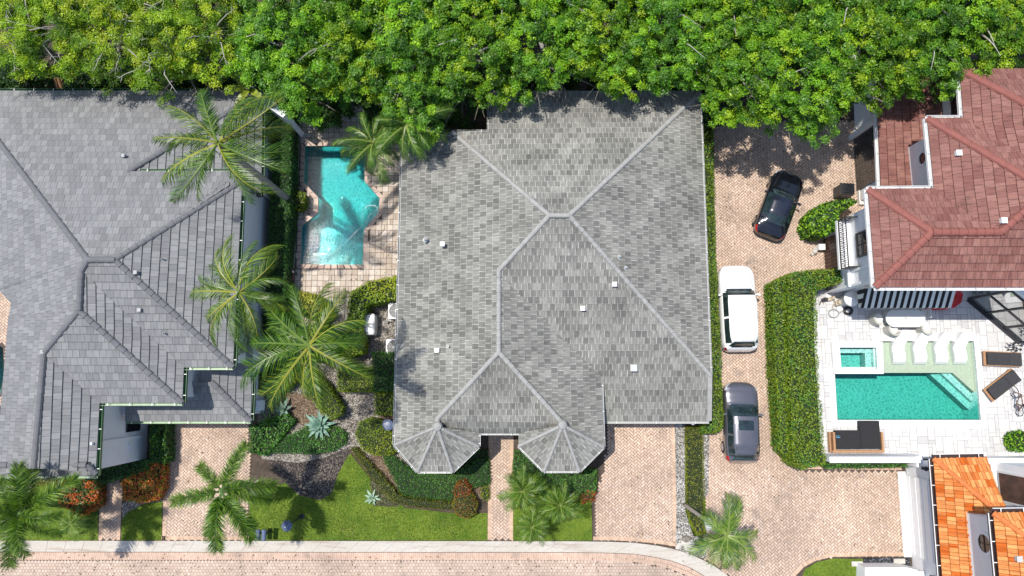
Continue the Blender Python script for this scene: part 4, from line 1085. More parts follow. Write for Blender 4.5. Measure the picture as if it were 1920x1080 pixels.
def crown_mesh(R, H, nclump, nleaf, csize, lsize, pal, seed, flat_=0.75, aspect=0.55, top=1.0, tier=0.0):
    """rosettes of leaves set through the volume of an uneven crown"""
    global rng
    rng = np.random.default_rng(seed)
    pts = []; dirs = []
    lob = rng.uniform(0, 2*np.pi, 6)
    while len(pts) < nclump:
        v = rng.normal(size=3); v /= np.linalg.norm(v)
        if v[2] < -0.35: continue
        th = math.atan2(v[1], v[0])
        lobe = 1+0.16*math.sin(3*th+lob[0])+0.12*math.sin(5*th+lob[1])+0.08*math.sin(9*th+lob[2])+0.10*math.sin(4*v[2]*3+lob[3])
        k = rng.uniform(0.55, 1.0)**0.5*lobe
        p = np.array([v[0]*R*k, v[1]*R*k, v[2]*H*k*flat_])
        p[2] += 0.35*math.sin(p[0]*1.7+lob[4])*math.cos(p[1]*1.5+lob[5])
        pts.append(p); dirs.append(v)
    C = np.array(pts); D = np.array(dirs)
    n = nclump*nleaf; idx = np.repeat(np.arange(nclump), nleaf)
    off = rot_basis(n)*(csize*rng.uniform(0.15, 1.0, n)**0.6)[:, None]; off[:, 2] = np.abs(off[:, 2])*0.6
    Pp = C[idx]+off
    Nn = off/csize+np.array([0, 0, 0.9])
    V, Fc = leaf_quads(Pp, Nn, lsize, aspect, 0.45)
    pal = np.array(pal); ci = rng.integers(0, len(pal), nclump)
    csc = rng.uniform(0.6, 1.0, nclump)[idx]
    V = ((V.reshape(n, 4, 3)-C[idx][:, None, :])*(0.55+0.6*csc)[:, None, None]+C[idx][:, None, :]).reshape(-1, 3)
    col = pal[ci][idx]*0.75+pal[rng.integers(0, len(pal), n)]*0.25
    col = col*rng.uniform(0.75, 1.3, (n, 1))
    return V, Fc, np.clip(col, 0, 1)
def tree_wood(mb, base, top, r, R, H, nb, seed, extra=0):
    rd = random.Random(seed); b = Vector(base); t = Vector(top)
    mid = b.lerp(t, 0.5)+Vector((rd.uniform(-.3, .3), rd.uniform(-.3, .3), 0))
    mb.tube([b, b.lerp(mid, .5), mid, mid.lerp(t, .6), t], [r*1.3, r, r*.85, r*.7, r*.5], 9)
    for i in range(nb):
        a = i*2.4+rd.uniform(-.3, .3); s = mid.lerp(t, rd.uniform(0.1, 1.0)); L = R*rd.uniform(.6, .98)
        e = s+Vector((math.cos(a)*L, math.sin(a)*L, H*rd.uniform(0.25, 0.8)))
        q = s.lerp(e, .5)+Vector((rd.uniform(-.3, .3), rd.uniform(-.3, .3), rd.uniform(.1, .5)))
        mb.tube([s, s.lerp(q, .5), q, q.lerp(e, .6), e], [r*.5, r*.38, r*.26, r*.16, r*.05], 6)
        for k in range(3):
            u = rd.uniform(0.35, 0.9); p = q.lerp(e, u) if u > .5 else s.lerp(q, u*2)
            dd = Vector((math.cos(a+rd.uniform(-1.2, 1.2)), math.sin(a+rd.uniform(-1.2, 1.2)), rd.uniform(.1, .6)))*L*.4
            mb.tube([p, p+dd*.5+Vector((0, 0, .1)), p+dd], [r*.16, r*.09, r*.03], 4)
GREEN1 = [(0.116, 0.292, 0.012), (0.187, 0.4, 0.014), (0.044, 0.151, 0.01), (0.275, 0.475, 0.016), (0.022, 0.076, 0.008), (0.11, 0.248, 0.03)]
GREEN2 = [(0.154, 0.324, 0.012), (0.264, 0.454, 0.014), (0.066, 0.194, 0.01), (0.363, 0.508, 0.018), (0.028, 0.086, 0.008), (0.099, 0.227, 0.012)]
OLIVE = [(0.187, 0.346, 0.012), (0.297, 0.443, 0.014), (0.077, 0.194, 0.01), (0.396, 0.475, 0.018), (0.033, 0.097, 0.008)]
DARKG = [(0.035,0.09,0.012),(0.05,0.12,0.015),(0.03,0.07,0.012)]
crown_lib = {}
def get_crown(kind, k):
    key = (kind, k)
    if key not in crown_lib:
        if kind == 'broad': V, Fc, C = crown_mesh(3.1, 3.0, 420, 82, 0.30, 0.118, GREEN1 if k % 2 == 0 else GREEN2, 100+k)
        elif kind == 'feather': V, Fc, C = crown_mesh(2.7, 3.0, 190, 110, 0.38, 0.125, OLIVE, 200+k, aspect=0.36)
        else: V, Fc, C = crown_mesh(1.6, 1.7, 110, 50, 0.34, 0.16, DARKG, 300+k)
        crown_lib[key] = mesh_np(None, V, Fc, C, [M['leaf']])
    return crown_lib[key]
wood_lib = {}
def tree(label, px, py, zc, kind, k, scale, group, rot=0.0):
    p = P(px, py, zc)
    t = thing('tree', label, 'tree', (p.x, p.y, 0), rot, group)
    wkey = (kind, k % 3, round(zc, 1))
    if wkey not in wood_lib:
        mb = MB(); R, H = (3.0, 2.2) if kind == 'broad' else (2.6, 2.4)
        if kind == 'dark': R, H = 1.4, 1.2
        tree_wood(mb, (0, 0, 0), (0.2, 0.1, zc-0.4), 0.22 if kind != 'dark' else .1, R, H, 9, 500+k)
        if kind == 'broad':
            rd = random.Random(k+40)
            for i in range(2):
                a = rd.uniform(0, 6.28); r0 = rd.uniform(.8, 2.3); s = Vector((math.cos(a)*r0, math.sin(a)*r0, zc+1.3+rd.uniform(0, .6))); mb.tube([(0.2, 0.1, zc-.45), (s.x*.5, s.y*.5, zc+.7), s], [.09, .055, .035], 5, mi=1)
                e = s+Vector((math.cos(a+rd.uniform(-1, 1)), math.sin(a+rd.uniform(-1, 1)), rd.uniform(.1, .5)))*rd.uniform(.7, 1.4); mb.tube([s, s.lerp(e, .5)+Vector((.05, 0, .06)), e], [.035, .022, .008], 4, mi=1)
        if kind == 'feather': 
            rd = random.Random(k)
            for i in range(9):
                a = rd.uniform(0, 6.28); r0 = rd.uniform(1.0, 2.4); s = Vector((math.cos(a)*r0, math.sin(a)*r0, zc+rd.uniform(0.2, 1.7))); mb.tube([(0.2, 0.1, zc-.45), (s.x*.5, s.y*.5, zc+.5), s], [.08, .045, .028], 5, mi=1)
                b2 = a+rd.uniform(-.9, .9); e = s+Vector((math.cos(b2), math.sin(b2), rd.uniform(-.1, .3)))*rd.uniform(.6, 1.5)
                mb.tube([s, s.lerp(e, .5)+Vector((0, 0, .08)), e], [.028, .018, .007], 4, mi=1)
                for q in range(3):
                    s2 = s.lerp(e, rd.uniform(.3, .9)); b3 = b2+rd.choice((-1, 1))*rd.uniform(.5, 1.0); mb.tube([s2, s2+Vector((math.cos(b3), math.sin(b3), .15))*rd.uniform(.2, .5)], [.014, .004], 3, mi=1)
        o = mb.build('trunk', [M['bark'], M['twig']], t, local=True); wood_lib[wkey] = o.data
    else:
        o = bpy.data.objects.new('trunk', wood_lib[wkey]); link(o); o.parent = t
    c = bpy.data.objects.new('crown', get_crown(kind, k)); link(c); c.parent = t; c.location = (0, 0, zc); c.scale = (scale, scale, scale)
    return t
ORD = ['first', 'second', 'third', 'fourth', 'fifth', 'sixth', 'seventh', 'eighth', 'ninth', 'tenth', 'eleventh']
front = [(566,106),(665,86),(772,132),(875,95),(1010,80),(1130,70),(1235,78),(1398,122),(1500,132),(1605,105),(1725,78)]
for i, (x, y) in enumerate(front):
    tree(f'{ORD[i]} tree from the left in the front row of the dense bright green canopy', x, y, 5.6, 'broad', i % 4, 1.0 if y > 90 else 0.95, 'bright green canopy trees along the top', i*1.3)
back = [(560,18),(650,-10),(770,10),(890,-30),(1010,-40),(1130,-50),(1250,-45),(1370,10),(1480,15),(1600,-5),(1720,-10)]
for i, (x, y) in enumerate(back):
    tree(f'{ORD[i]} tree from the left in the back row of the dense bright green canopy', x, y, 5.8, 'broad', (i+2) % 4, 1.1, 'bright green canopy trees along the top', i*0.9+2)
back2 = [(1340,70),(1822,42),(1925,25),(1850,-60)]
for i, (x, y) in enumerate(back2):
    tree(['bright green tree filling the notch of the canopy above the driveway hedge','bright green tree above the dark window of the red roofed house','bright green tree in the top right corner of the photo','bright green tree behind the canopy near the top right corner'][i], x, y, 5.6, 'broad', i % 4, 0.92, 'bright green canopy trees along the top', i*2.1)
fl = [(15,60),(115,55),(215,75),(315,88),(378,74),(60,-20),(170,-25),(280,-10),(368,-12)]
for i, (x, y) in enumerate(fl):
    r_ = 'front' if i < 5 else 'back'; k_ = i if i < 5 else i-5
    tree(f'{ORD[k_]} feathery yellow green tree from the left in the {r_} row behind the left house', x, y, 5.4, 'feather', i % 3, 0.92 if i < 5 else 1.0, 'feathery trees behind the left house', i*1.7)
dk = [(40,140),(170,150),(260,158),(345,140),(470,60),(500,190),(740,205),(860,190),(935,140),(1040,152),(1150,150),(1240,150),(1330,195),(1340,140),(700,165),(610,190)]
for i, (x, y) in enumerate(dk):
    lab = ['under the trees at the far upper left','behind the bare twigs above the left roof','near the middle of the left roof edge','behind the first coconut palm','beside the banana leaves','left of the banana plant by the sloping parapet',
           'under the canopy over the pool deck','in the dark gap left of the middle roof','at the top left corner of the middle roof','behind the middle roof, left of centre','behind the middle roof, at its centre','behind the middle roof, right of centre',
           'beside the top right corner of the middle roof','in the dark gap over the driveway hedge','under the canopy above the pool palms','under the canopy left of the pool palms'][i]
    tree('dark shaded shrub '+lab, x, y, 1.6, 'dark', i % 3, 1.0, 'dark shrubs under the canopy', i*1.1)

# ---- palms
frond_lib = {}
def frond_mesh(key):
    """feather frond lying along +x, drooping; local z up"""
    if key in frond_lib: return frond_lib[key]
    kind, v = key; rd = np.random.default_rng(hash(key[0]) % 1000+v if False else (sum(map(ord, kind))*7+v))
    if kind == 'coco': L, ll, npair, droop, pw, vang = 3.6, 0.86, 64, 0.8+0.22*v, 0.044, -0.30
    elif kind == 'foxtail': L, ll, npair, droop, pw, vang = 2.6, 0.60, 105, 0.9+0.2*v, 0.028, 0.0
    elif kind == 'stiff': L, ll, npair, droop, pw, vang = 1.9, 0.66, 36, 0.9+0.2*v, 0.040, 0.1
    elif kind == 'dead': L, ll, npair, droop, pw, vang = 2.8, 0.5, 34, 1.2, 0.03, -0.8
    else: L, ll, npair, droop, pw, vang = 2.3, 0.55, 42, 1.3+0.2*v, 0.045, -0.25
    vs, fs, cs = [], [], []
    n = 26; p = Vector((0, 0, 0)); ang = 0.0; path = []; curve = rd.uniform(-0.7, 0.7) if kind == 'coco' else rd.uniform(-.35, .35); ldr = rd.uniform(.25, .8, 2); hd = 0.0
    for i in range(n+1):
        t = i/n; path.append((p.copy(), ang, hd)); ang = -droop*t**1.5; hd = curve*t*t
        p = p+Vector((math.cos(ang)*math.cos(hd), math.cos(ang)*math.sin(hd), math.sin(ang)))*(L/n)
    def add(q, c):
        b = len(vs); vs.extend(q); fs.append((b, b+1, b+2, b+3)); cs.append(c)
    rc = ((0.30, 0.30, 0.04) if v % 2 else (0.12, 0.19, 0.03)) if kind == 'coco' else ((0.20, 0.27, 0.06) if kind != 'foxtail' else (0.07, 0.13, 0.03))
    for i in range(n):
        (a, an, h0), (b, bn, h1) = path[i], path[i+1]; w0, w1 = 0.05*(1-i/n)+.012, 0.05*(1-(i+1)/n)+.012
        s = Vector((-math.sin(h0), math.cos(h0), 0)); up = Vector((0, 0, .02))
        add([a-s*w0+up*0, b-s*w1, b+up, a+up], rc); add([a+up, b+up, b+s*w1, a+s*w0], rc)
    if kind == 'dead': rc = (0.30, 0.20, 0.10)
    base = {'dead': [(0.28,0.19,0.09),(0.20,0.13,0.06),(0.33,0.26,0.10)], 'coco': [(0.035,0.10,0.008),(0.07,0.16,0.012),(0.11,0.19,0.014),(0.02,0.06,0.006)] if v % 2 == 0 else [(0.08,0.16,0.010),(0.18,0.26,0.015),(0.04,0.10,0.008),(0.022,0.065,0.006)], 'foxtail': [(0.07,0.16,0.014),(0.12,0.23,0.02),(0.20,0.31,0.035),(0.04,0.10,0.012)],
            'stiff': [(0.06,0.15,0.015),(0.11,0.21,0.018),(0.19,0.27,0.025),(0.03,0.08,0.01)], 'areca': [(0.035,0.10,0.012),(0.06,0.14,0.015),(0.10,0.19,0.02)]}[kind]
    for i in range(npair):
        t = 0.10+0.89*(i+0.5)/npair; f = t*n; k = min(n-1, int(f)); u = f-k
        a = path[k][0].lerp(path[k+1][0], u); an = path[k][1]; hd = path[k][2]
        fwd = Vector((math.cos(an)*math.cos(hd), math.cos(an)*math.sin(hd), math.sin(an))); side = Vector((-math.sin(hd), math.cos(hd), 0)); upv = fwd.cross(side)
        if upv.z < 0: upv = -upv
        le = ll*(math.sin(math.pi*min(1, (t*0.86+0.10)))**(0.6 if kind != 'foxtail' else .35))*rd.uniform(.68, 1.12)
        sw = lerp(0.55, 1.15, t) if kind != 'foxtail' else lerp(0.45, 0.8, t)
        dirs = [(1, vang), (-1, vang)]
        if kind == 'foxtail': dirs = [(1, rd.uniform(-1.4, 1.5)) for _ in range(3)]+[(-1, rd.uniform(-1.4, 1.5)) for _ in range(3)]
        for sg, va in dirs:
            va = va+rd.normal(0, .22); d = (side*sg*math.cos(va)+upv*math.sin(va))*math.cos(sw)+fwd*math.sin(sw); d.normalize()
            wv_ = fwd*pw*.5*rd.uniform(.8, 1.2); m_ = a+d*le*.55+Vector((0, 0, -.02)); e = a+d*le+Vector((0, 0, -le*ldr[0 if sg > 0 else 1]*rd.uniform(.6, 1.2)*(0.3 if kind == 'foxtail' else 1)))
            c = tuple(np.array(base[int(rd.integers(0, len(base)))])*rd.uniform(.8, 1.25))
            add([a-wv_*.6, a+wv_*.6, m_+wv_, m_-wv_], c); add([m_-wv_, m_+wv_, e+wv_*.15, e-wv_*.15], c)
    V = np.array([tuple(x) for x in vs]); me = mesh_np(None, V, np.array(fs), np.array(cs), [M['palm']]); frond_lib[key] = me; return me
def palm(name, label, cx, cy, h, base, kind, nf, scale, group=None, seed=1, trunk_r=0.16, spread=(75, -25), azs=None, crownshaft=False, bend=0.25):
    top = P(cx, cy, h); b = P(*base, 0) if base else Vector((top.x, top.y, 0))
    t = thing(name, label, 'palm', (b.x, b.y, 0), 0, group); rd = random.Random(seed)
    tp = Vector((top.x-b.x, top.y-b.y, h)); path = []; rr = []
    for i in range(15):
        u = i/14; q = Vector((tp.x*(u**(1+bend)), tp.y*(u**(1+bend)), h*(u**(1-bend*0.25)))); path.append(q); rr.append(trunk_r*(1.25-0.5*u)*(1+0.05*(i % 2)))
    mb = MB(); mb.tube(path, rr, 10); mb.build('trunk', [M['palmbark']], t, local=True, smooth=True)
    if crownshaft:
        mb = MB(); mb.tube([tp-Vector((0, 0, .7)), tp-Vector((0, 0, .3)), tp+Vector((0, 0, .1))], [trunk_r*.75, trunk_r*.9, trunk_r*.45], 10, col=(.12, .22, .04)); mb.build('crownshaft', [M['palm']], t, local=True, smooth=True)
    if kind in ('coco', 'stiff'):
        for i in range(2):
            o = bpy.data.objects.new('dead_frond', frond_mesh(('dead', rd.randrange(2)))); link(o); o.parent = t; s = scale*(.6 if kind == 'stiff' else .75); o.scale = (s, s, s)
            o.location = tp-Vector((0, 0, .15)); o.rotation_euler = (rd.uniform(-.5, .5), math.radians(rd.uniform(25, 50)), rd.uniform(0, 6.28))
    for i in range(nf):
        az = (azs[i] if azs and i < len(azs) else math.degrees(i*2.39996+seed)); az = math.radians(az)+rd.uniform(-.08, .08)
        f = i/(nf-1) if not (azs and i < len(azs)) else rd.uniform(.35, .8)
        el = math.radians(lerp(spread[0], spread[1], f**0.8))
        o = bpy.data.objects.new('frond', frond_mesh((kind, rd.randrange(5)))); link(o); o.parent = t
        s = scale*rd.uniform(.74, 1.08)*(0.8 if f < .15 else 1.0); o.scale = (s, s, s); o.location = tp+Vector((0, 0, rd.uniform(-.1, .1)))
        rl_ = .95 if kind == 'coco' else .4; o.rotation_euler = (rd.uniform(-rl_, rl_), -el, az)
    return t
def imgaz(dx, dy): return math.degrees(math.atan2(-dy, dx))
g_c = 'coconut palms between the left house and the pool'
palm('coconut_palm', 'tall coconut palm leaning over the left roof, its grey trunk curving from beside the pool', 408, 268, 10.8, (553,384), 'coco', 16, 0.98, g_c, 3,
     azs=[imgaz(*v) for v in ((-110,-10),(-60,-75),(60,-100),(125,60),(45,110),(-30,85),(-35,-110),(90,-30),(-100,45))], bend=0.45, trunk_r=0.17, spread=(65,-5))
palm('coconut_palm', 'coconut palm in the middle of the left house east wall with drooping fronds', 447, 548, 9.6, (520,560), 'coco', 18, 0.86, g_c, 8,
     azs=[imgaz(*v) for v in ((-70,0),(-55,-60),(15,-90),(85,10),(40,90),(-45,45),(70,-40))], bend=0.3, spread=(65,-5))
palm('coconut_palm', 'widest coconut palm with yellow ribs rising over the garden hedges', 580, 648, 10.0, (668,690), 'coco', 18, 0.95, g_c, 12,
     azs=[imgaz(*v) for v in ((-115,-80),(-105,15),(-90,65),(25,110),(110,60),(115,-5),(60,-90),(-20,-95),(20,100),(-60,90))], bend=0.3, spread=(60,-5))
palm('foxtail_palm', 'bushy foxtail palm with plume like fronds beside the pink driveway', 416, 921, 6.2, (448,905), 'foxtail', 9, 1.12, None, 5,
     azs=[imgaz(*v) for v in ((-50,-70),(35,-75),(-100,20),(-20,100),(60,60),(85,-25),(90,15),(5,95))], crownshaft=True, spread=(45,5), trunk_r=0.15)
palm('foxtail_palm', 'large shaggy palm filling the lower left corner over the kerb', 38, 962, 6.5, (70,940), 'foxtail', 12, 1.05, None, 9, crownshaft=True, spread=(60,-10), trunk_r=0.15)
g_s = 'small palms beside the garden walkway'
palm('small_palm', 'upper small palm touching the garden walkway below the octagonal turret', 979, 920, 2.4, None, 'stiff', 24, 0.72, g_s, 2, trunk_r=0.08, spread=(65,-15))
palm('small_palm', 'right small palm near the garage driveway', 1050, 948, 2.2, None, 'stiff', 23, 0.70, g_s, 4, trunk_r=0.08, spread=(65,-15))
palm('small_palm', 'lowest small palm overhanging the kerb beside the garden walkway', 998, 988, 2.3, None, 'stiff', 22, 0.64, g_s, 6, trunk_r=0.08, spread=(65,-15))
palm('small_palm', 'small dark green palm on the left lawn beside the kerb', 132, 982, 1.3, None, 'stiff', 14, 0.55, None, 7, trunk_r=0.07, spread=(60,-10))
palm('coconut_palm', 'young leaning palm at the corner of the shared driveway and the curved kerb', 1364, 1004, 4.6, (1283,946), 'stiff', 15, 1.05, None, 15, trunk_r=0.09,
     azs=[imgaz(*v) for v in ((-60,-50),(0,-80),(35,-60),(60,5),(55,30),(15,80),(-15,75),(-70,25),(-45,60))], crownshaft=False, spread=(60,0), bend=0.5)
g_p = 'palms at the north end of the pool deck'
palm('pool_palm', 'left of the two feathery palms hanging over the top of the pool', 700, 268, 4.2, (710,245), 'areca', 17, 1.12, g_p, 21, trunk_r=0.09, spread=(60,-15))
palm('pool_palm', 'right of the two feathery palms, touching the corner of the middle roof', 762, 232, 5.6, (742,230), 'areca', 16, 1.2, g_p, 22, trunk_r=0.09, spread=(55,-15))

# ---- hedges and clipped shrubs
def hedge(name, label, px, h, pal, dens=260, ls=0.10, group=None, cat='hedge', z0=0.0, lumpy=0.0, core=True, patch=0.9, aspect=0.55, dome=0.0, jitter=0.55):
    global rng
    lp = XY(px, h*0.9)
    if area(lp) < 0: lp = lp[::-1]
    cx, cy = sum(p[0] for p in lp)/len(lp), sum(p[1] for p in lp)/len(lp)
    t = thing(name, label, cat, (cx, cy, 0), 0, group); rng = np.random.default_rng(int(abs(px[0][0]*13+px[0][1])))
    mb = MB(); ins = inset(lp, 0.10)
    R_ = max(math.hypot(p[0]-cx, p[1]-cy) for p in lp)
    def top(X, Y):
        z = h+lumpy*(vnoise(X, Y, 2.2)-.5)
        if dome: z = z-dome*((X-cx)**2+(Y-cy)**2)/(R_*R_)
        return z
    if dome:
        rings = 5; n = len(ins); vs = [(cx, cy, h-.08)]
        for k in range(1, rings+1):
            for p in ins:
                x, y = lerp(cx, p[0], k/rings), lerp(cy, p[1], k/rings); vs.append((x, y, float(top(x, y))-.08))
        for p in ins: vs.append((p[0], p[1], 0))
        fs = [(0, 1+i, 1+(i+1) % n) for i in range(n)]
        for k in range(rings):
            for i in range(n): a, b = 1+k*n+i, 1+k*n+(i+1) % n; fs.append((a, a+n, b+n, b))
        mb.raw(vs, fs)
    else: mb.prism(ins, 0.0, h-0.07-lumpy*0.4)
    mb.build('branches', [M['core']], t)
    xs = [p[0] for p in lp]; ys = [p[1] for p in lp]; n = int((max(xs)-min(xs))*(max(ys)-min(ys))*dens)
    X = rng.uniform(min(xs), max(xs), n); Y = rng.uniform(min(ys), max(ys), n); ok = in_mask(X, Y, lp); X, Y = X[ok], Y[ok]
    Z_ = top(X, Y)-np.abs(rng.normal(0, .05, len(X))); Pt = [np.stack([X, Y, Z_], 1)]; Nr = [np.tile([0, 0, 1.0], (len(X), 1))]
    m_ = len(lp)
    for i in range(m_):
        a, b = Vector(lp[i]), Vector(lp[(i+1) % m_]); L = (b-a).length; k = int(L*h*dens*0.8)
        if k < 1: continue
        u = rng.uniform(0, 1, k); nn = Vector(((b-a).y, -(b-a).x)).normalized(); off = rng.uniform(-.10, .04, k)
        x = a.x+(b.x-a.x)*u+nn.x*off; y = a.y+(b.y-a.y)*u+nn.y*off; zt = top(x, y); zz = rng.uniform(0.05, 1, k)*(zt if dome or lumpy else h)
        Pt.append(np.stack([x, y, zz], 1)); Nr.append(np.tile([nn.x, nn.y, 0.35], (k, 1)))
    Pt = np.concatenate(Pt); Nr = np.concatenate(Nr); V, Fc = leaf_quads(Pt, Nr, ls, aspect, jitter)
    pal = np.array(pal); nz = vnoise(Pt[:, 0]*1.0, Pt[:, 1]*1.0, patch)
    w = np.clip(nz*len(pal)*0.55+rng.uniform(0, len(pal)*0.55, len(Pt)), 0, len(pal)-1e-3).astype(int)
    C = pal[w]*rng.uniform(.7, 1.3, (len(Pt), 1))
    mesh_np('foliage', V, Fc, np.clip(C, 0, 1), [M['hedge']], parent=t, origin=tuple(W[t.name])); return t
YG = [(0.08,0.16,0.012),(0.12,0.21,0.014),(0.17,0.26,0.015),(0.24,0.31,0.018),(0.33,0.36,0.02)]
CLIP = [(0.10,0.17,0.012),(0.15,0.22,0.012),(0.20,0.27,0.014),(0.27,0.31,0.016)]
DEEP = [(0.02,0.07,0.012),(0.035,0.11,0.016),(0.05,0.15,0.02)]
LUSH = [(0.03,0.12,0.015),(0.045,0.16,0.02),(0.07,0.20,0.022),(0.10,0.25,0.03)]
OLV = [(0.09,0.11,0.01),(0.13,0.15,0.012),(0.18,0.19,0.016)]
hedge('hedge', 'long narrow hedge between the pink shared driveway and the middle house', [(1314,232),(1336,232),(1342,480),(1352,680),(1356,800),(1345,812),(1318,812),(1332,700),(1322,400)], 1.3, YG[:4]+LUSH[2:], 300, 0.11, lumpy=.15)
hedge('hedge', 'narrow western row of the big hedge, next to the shared driveway', [(1447,530),(1471,518),(1474,700),(1480,862),(1462,845),(1452,700)], 1.5, YG[:4]+LUSH[2:], 330, 0.105, lumpy=0.15)
hedge('hedge', 'wide eastern row of the big hedge, next to the marble patio', [(1474,516),(1500,508),(1580,504),(1583,528),(1528,544),(1532,700),(1546,870),(1500,880),(1484,870),(1477,700)], 1.75, YG[:4]+LUSH[2:], 330, 0.105, lumpy=0.3, patch=1.6)
hedge('hedge', 'low hedge strip in front of the white garden wall', [(1548,862),(1702,864),(1702,876),(1550,878)], 1.2, LUSH, 240, 0.12)
hedge('shrub', 'rounded bright green shrub beside the black bin at the red roofed house', [(1515,405),(1535,385),(1560,377),(1600,374),(1604,380),(1572,400),(1568,430),(1545,443),(1520,440),(1513,425)], 1.6, GREEN1, 230, 0.17, cat='shrub', lumpy=.15)
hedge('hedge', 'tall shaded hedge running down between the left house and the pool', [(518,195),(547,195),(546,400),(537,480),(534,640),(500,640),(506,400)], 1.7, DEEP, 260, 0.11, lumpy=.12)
hedge('shrub', 'small square clipped shrub at the foot of the leaning coconut trunk by the pool', [(552,358),(572,362),(573,385),(562,395),(548,392),(546,375)], 0.9, CLIP, 280, 0.10, cat='shrub')
hedge('hedge', 'tall mixed hedge between the pool deck and the air conditioners', [(655,550),(690,528),(745,517),(745,560),(690,572),(680,600),(682,640),(680,662),(640,672),(650,620)], 1.6, YG, 230, 0.13, lumpy=.2)
hedge('hedge', 'clipped yellow green hedge piece at the left of the zigzag garden hedge', [(478,695),(510,705),(545,688),(556,694),(557,714),(528,734),(500,738),(480,735)], 1.1, CLIP, 300, 0.085)
hedge('hedge', 'long slanting clipped hedge in the middle of the gravel garden', [(545,688),(575,688),(612,718),(643,765),(640,778),(622,788),(600,772),(558,712)], 1.2, CLIP, 300, 0.085)
hedge('hedge', 'rectangular clipped hedge under the coconut frond in the gravel garden', [(631,692),(700,688),(702,735),(632,734)], 1.1, CLIP, 300, 0.085)
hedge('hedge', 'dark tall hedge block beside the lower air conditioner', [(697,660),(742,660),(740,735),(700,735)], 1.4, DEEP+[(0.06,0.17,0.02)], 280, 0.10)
hedge('hedge', 'upright rectangular clipped hedge against the wall of the middle house', [(702,736),(740,736),(740,778),(702,778)], 1.1, CLIP, 300, 0.085)
hedge('shrub', 'round clipped shrub bed above the left octagonal turret', [(664,815),(672,793),(692,783),(712,786),(720,806),(742,812),(745,845),(735,853),(705,855),(680,846)], 0.9, CLIP, 300, 0.09, cat='shrub', dome=0.15)
hedge('ground_cover', 'dark green ground cover bed holding the big agave', [(500,850),(505,830),(545,815),(580,795),(630,800),(650,812),(648,832),(625,846),(580,852),(540,850)], 0.5, LUSH, 300, 0.09, cat='ground cover', dome=.1)
hedge('ground_cover', 'leafy dark bed below the left house corner beside the driveway', [(468,800),(500,788),(540,775),(552,790),(520,830),(500,855),(470,850)], 0.6, LUSH+DEEP, 260, 0.12, cat='ground cover', lumpy=.3)
hedge('ground_cover', 'deep green grassy bed curving round the left octagonal turret', [(716,858),(735,853),(782,887),(850,889),(898,860),(918,860),(919,908),(890,914),(850,938),(800,937),(752,928)], 0.45, LUSH, 420, 0.08, cat='ground cover')
hedge('hedge', 'thin low border hedge sweeping across the lawn to the round bush', [(657,842),(668,838),(715,890),(745,922),(765,932),(850,942),(850,957),(765,950),(735,940),(700,905)], 0.5, OLV, 420, 0.075)
hedge('shrub', 'round reddish clipped bush at the end of the thin border hedge', [(846,950),(852,932),(868,922),(886,926),(896,945),(892,965),(875,975),(855,970)], 1.1, OLV+[(0.26,0.10,0.02),(0.22,0.13,0.02)], 420, 0.075, cat='shrub', dome=.45)
hedge('shrub', 'reddish sprouting bush just above the round clipped bush', [(848,925),(856,905),(872,900),(884,915),(880,930),(860,938)], 1.0, [(0.14,0.16,0.012),(0.30,0.09,0.02),(0.40,0.09,0.03),(0.2,0.18,0.02)], 380, 0.08, cat='shrub', dome=.3)
hedge('shrub', 'small green clump between the round bush and the garden walkway', [(902,915),(917,910),(919,935),(910,940),(900,930)], 0.4, CLIP, 380, 0.07, cat='shrub')
hedge('ground_cover', 'dark green bed below the right octagonal turret', [(965,845),(985,845),(1022,886),(1085,888),(1105,880),(1120,880),(1118,925),(1070,932),(1000,925),(958,905)], 0.5, LUSH, 380, 0.09, cat='ground cover')
hedge('shrub', 'small red tipped shrub at the edge of the garage driveway', [(1088,925),(1105,918),(1118,922),(1115,938),(1092,945)], 0.5, [(0.10,0.13,0.012),(0.42,0.05,0.02),(0.14,0.2,0.02)], 380, 0.09, cat='shrub')
hedge('hedge', 'low olive strip hedge between the garage driveway and the shared driveway', [(1285,800),(1318,800),(1321,920),(1322,1000),(1306,1003),(1288,960)], 0.4, [(0.13,0.15,0.012),(0.18,0.20,0.014),(0.26,0.27,0.02)], 300, 0.075)
hedge('shrub', 'orange and red croton shrub on the lawn edge beside the left walkway', [(227,905),(245,890),(280,868),(308,868),(306,915),(295,938),(260,943),(232,935)], 0.8, [(0.10,0.16,0.015),(0.50,0.13,0.02),(0.62,0.20,0.03),(0.28,0.26,0.02),(0.60,0.10,0.03)], 300, 0.13, cat='shrub', lumpy=.2, patch=3)
hedge('shrub', 'orange flowering shrub in the shade left of the left walkway', [(100,905),(140,897),(186,905),(184,950),(150,970),(118,950)], 1.0, [(0.05,0.10,0.012),(0.10,0.15,0.015),(0.45,0.10,0.02),(0.55,0.16,0.02)], 260, 0.13, cat='shrub', lumpy=.3, patch=3)
hedge('shrub', 'dark trailing shrub along the base of the left house front wall', [(150,890),(280,862),(282,880),(210,902),(165,912)], 0.9, DEEP, 280, 0.12, cat='shrub', lumpy=.2)
hedge('shrub', 'narrow green shrub between the left house corner and the driveway', [(282,795),(312,795),(312,868),(284,866)], 1.2, GREEN1[:3]+DEEP, 240, 0.14, cat='shrub', lumpy=.2)
hedge('hedge', 'low hedge along the front eave of the left house', [(-70,893),(110,893),(108,910),(-70,912)], 0.6, OLV, 300, 0.09)
hedge('shrub', 'round green potted shrub at the right edge of the marble patio', [(1896,825),(1905,812),(1930,808),(1940,830),(1930,848),(1905,846)], 0.9, GREEN1, 260, 0.12, cat='shrub', dome=.2)
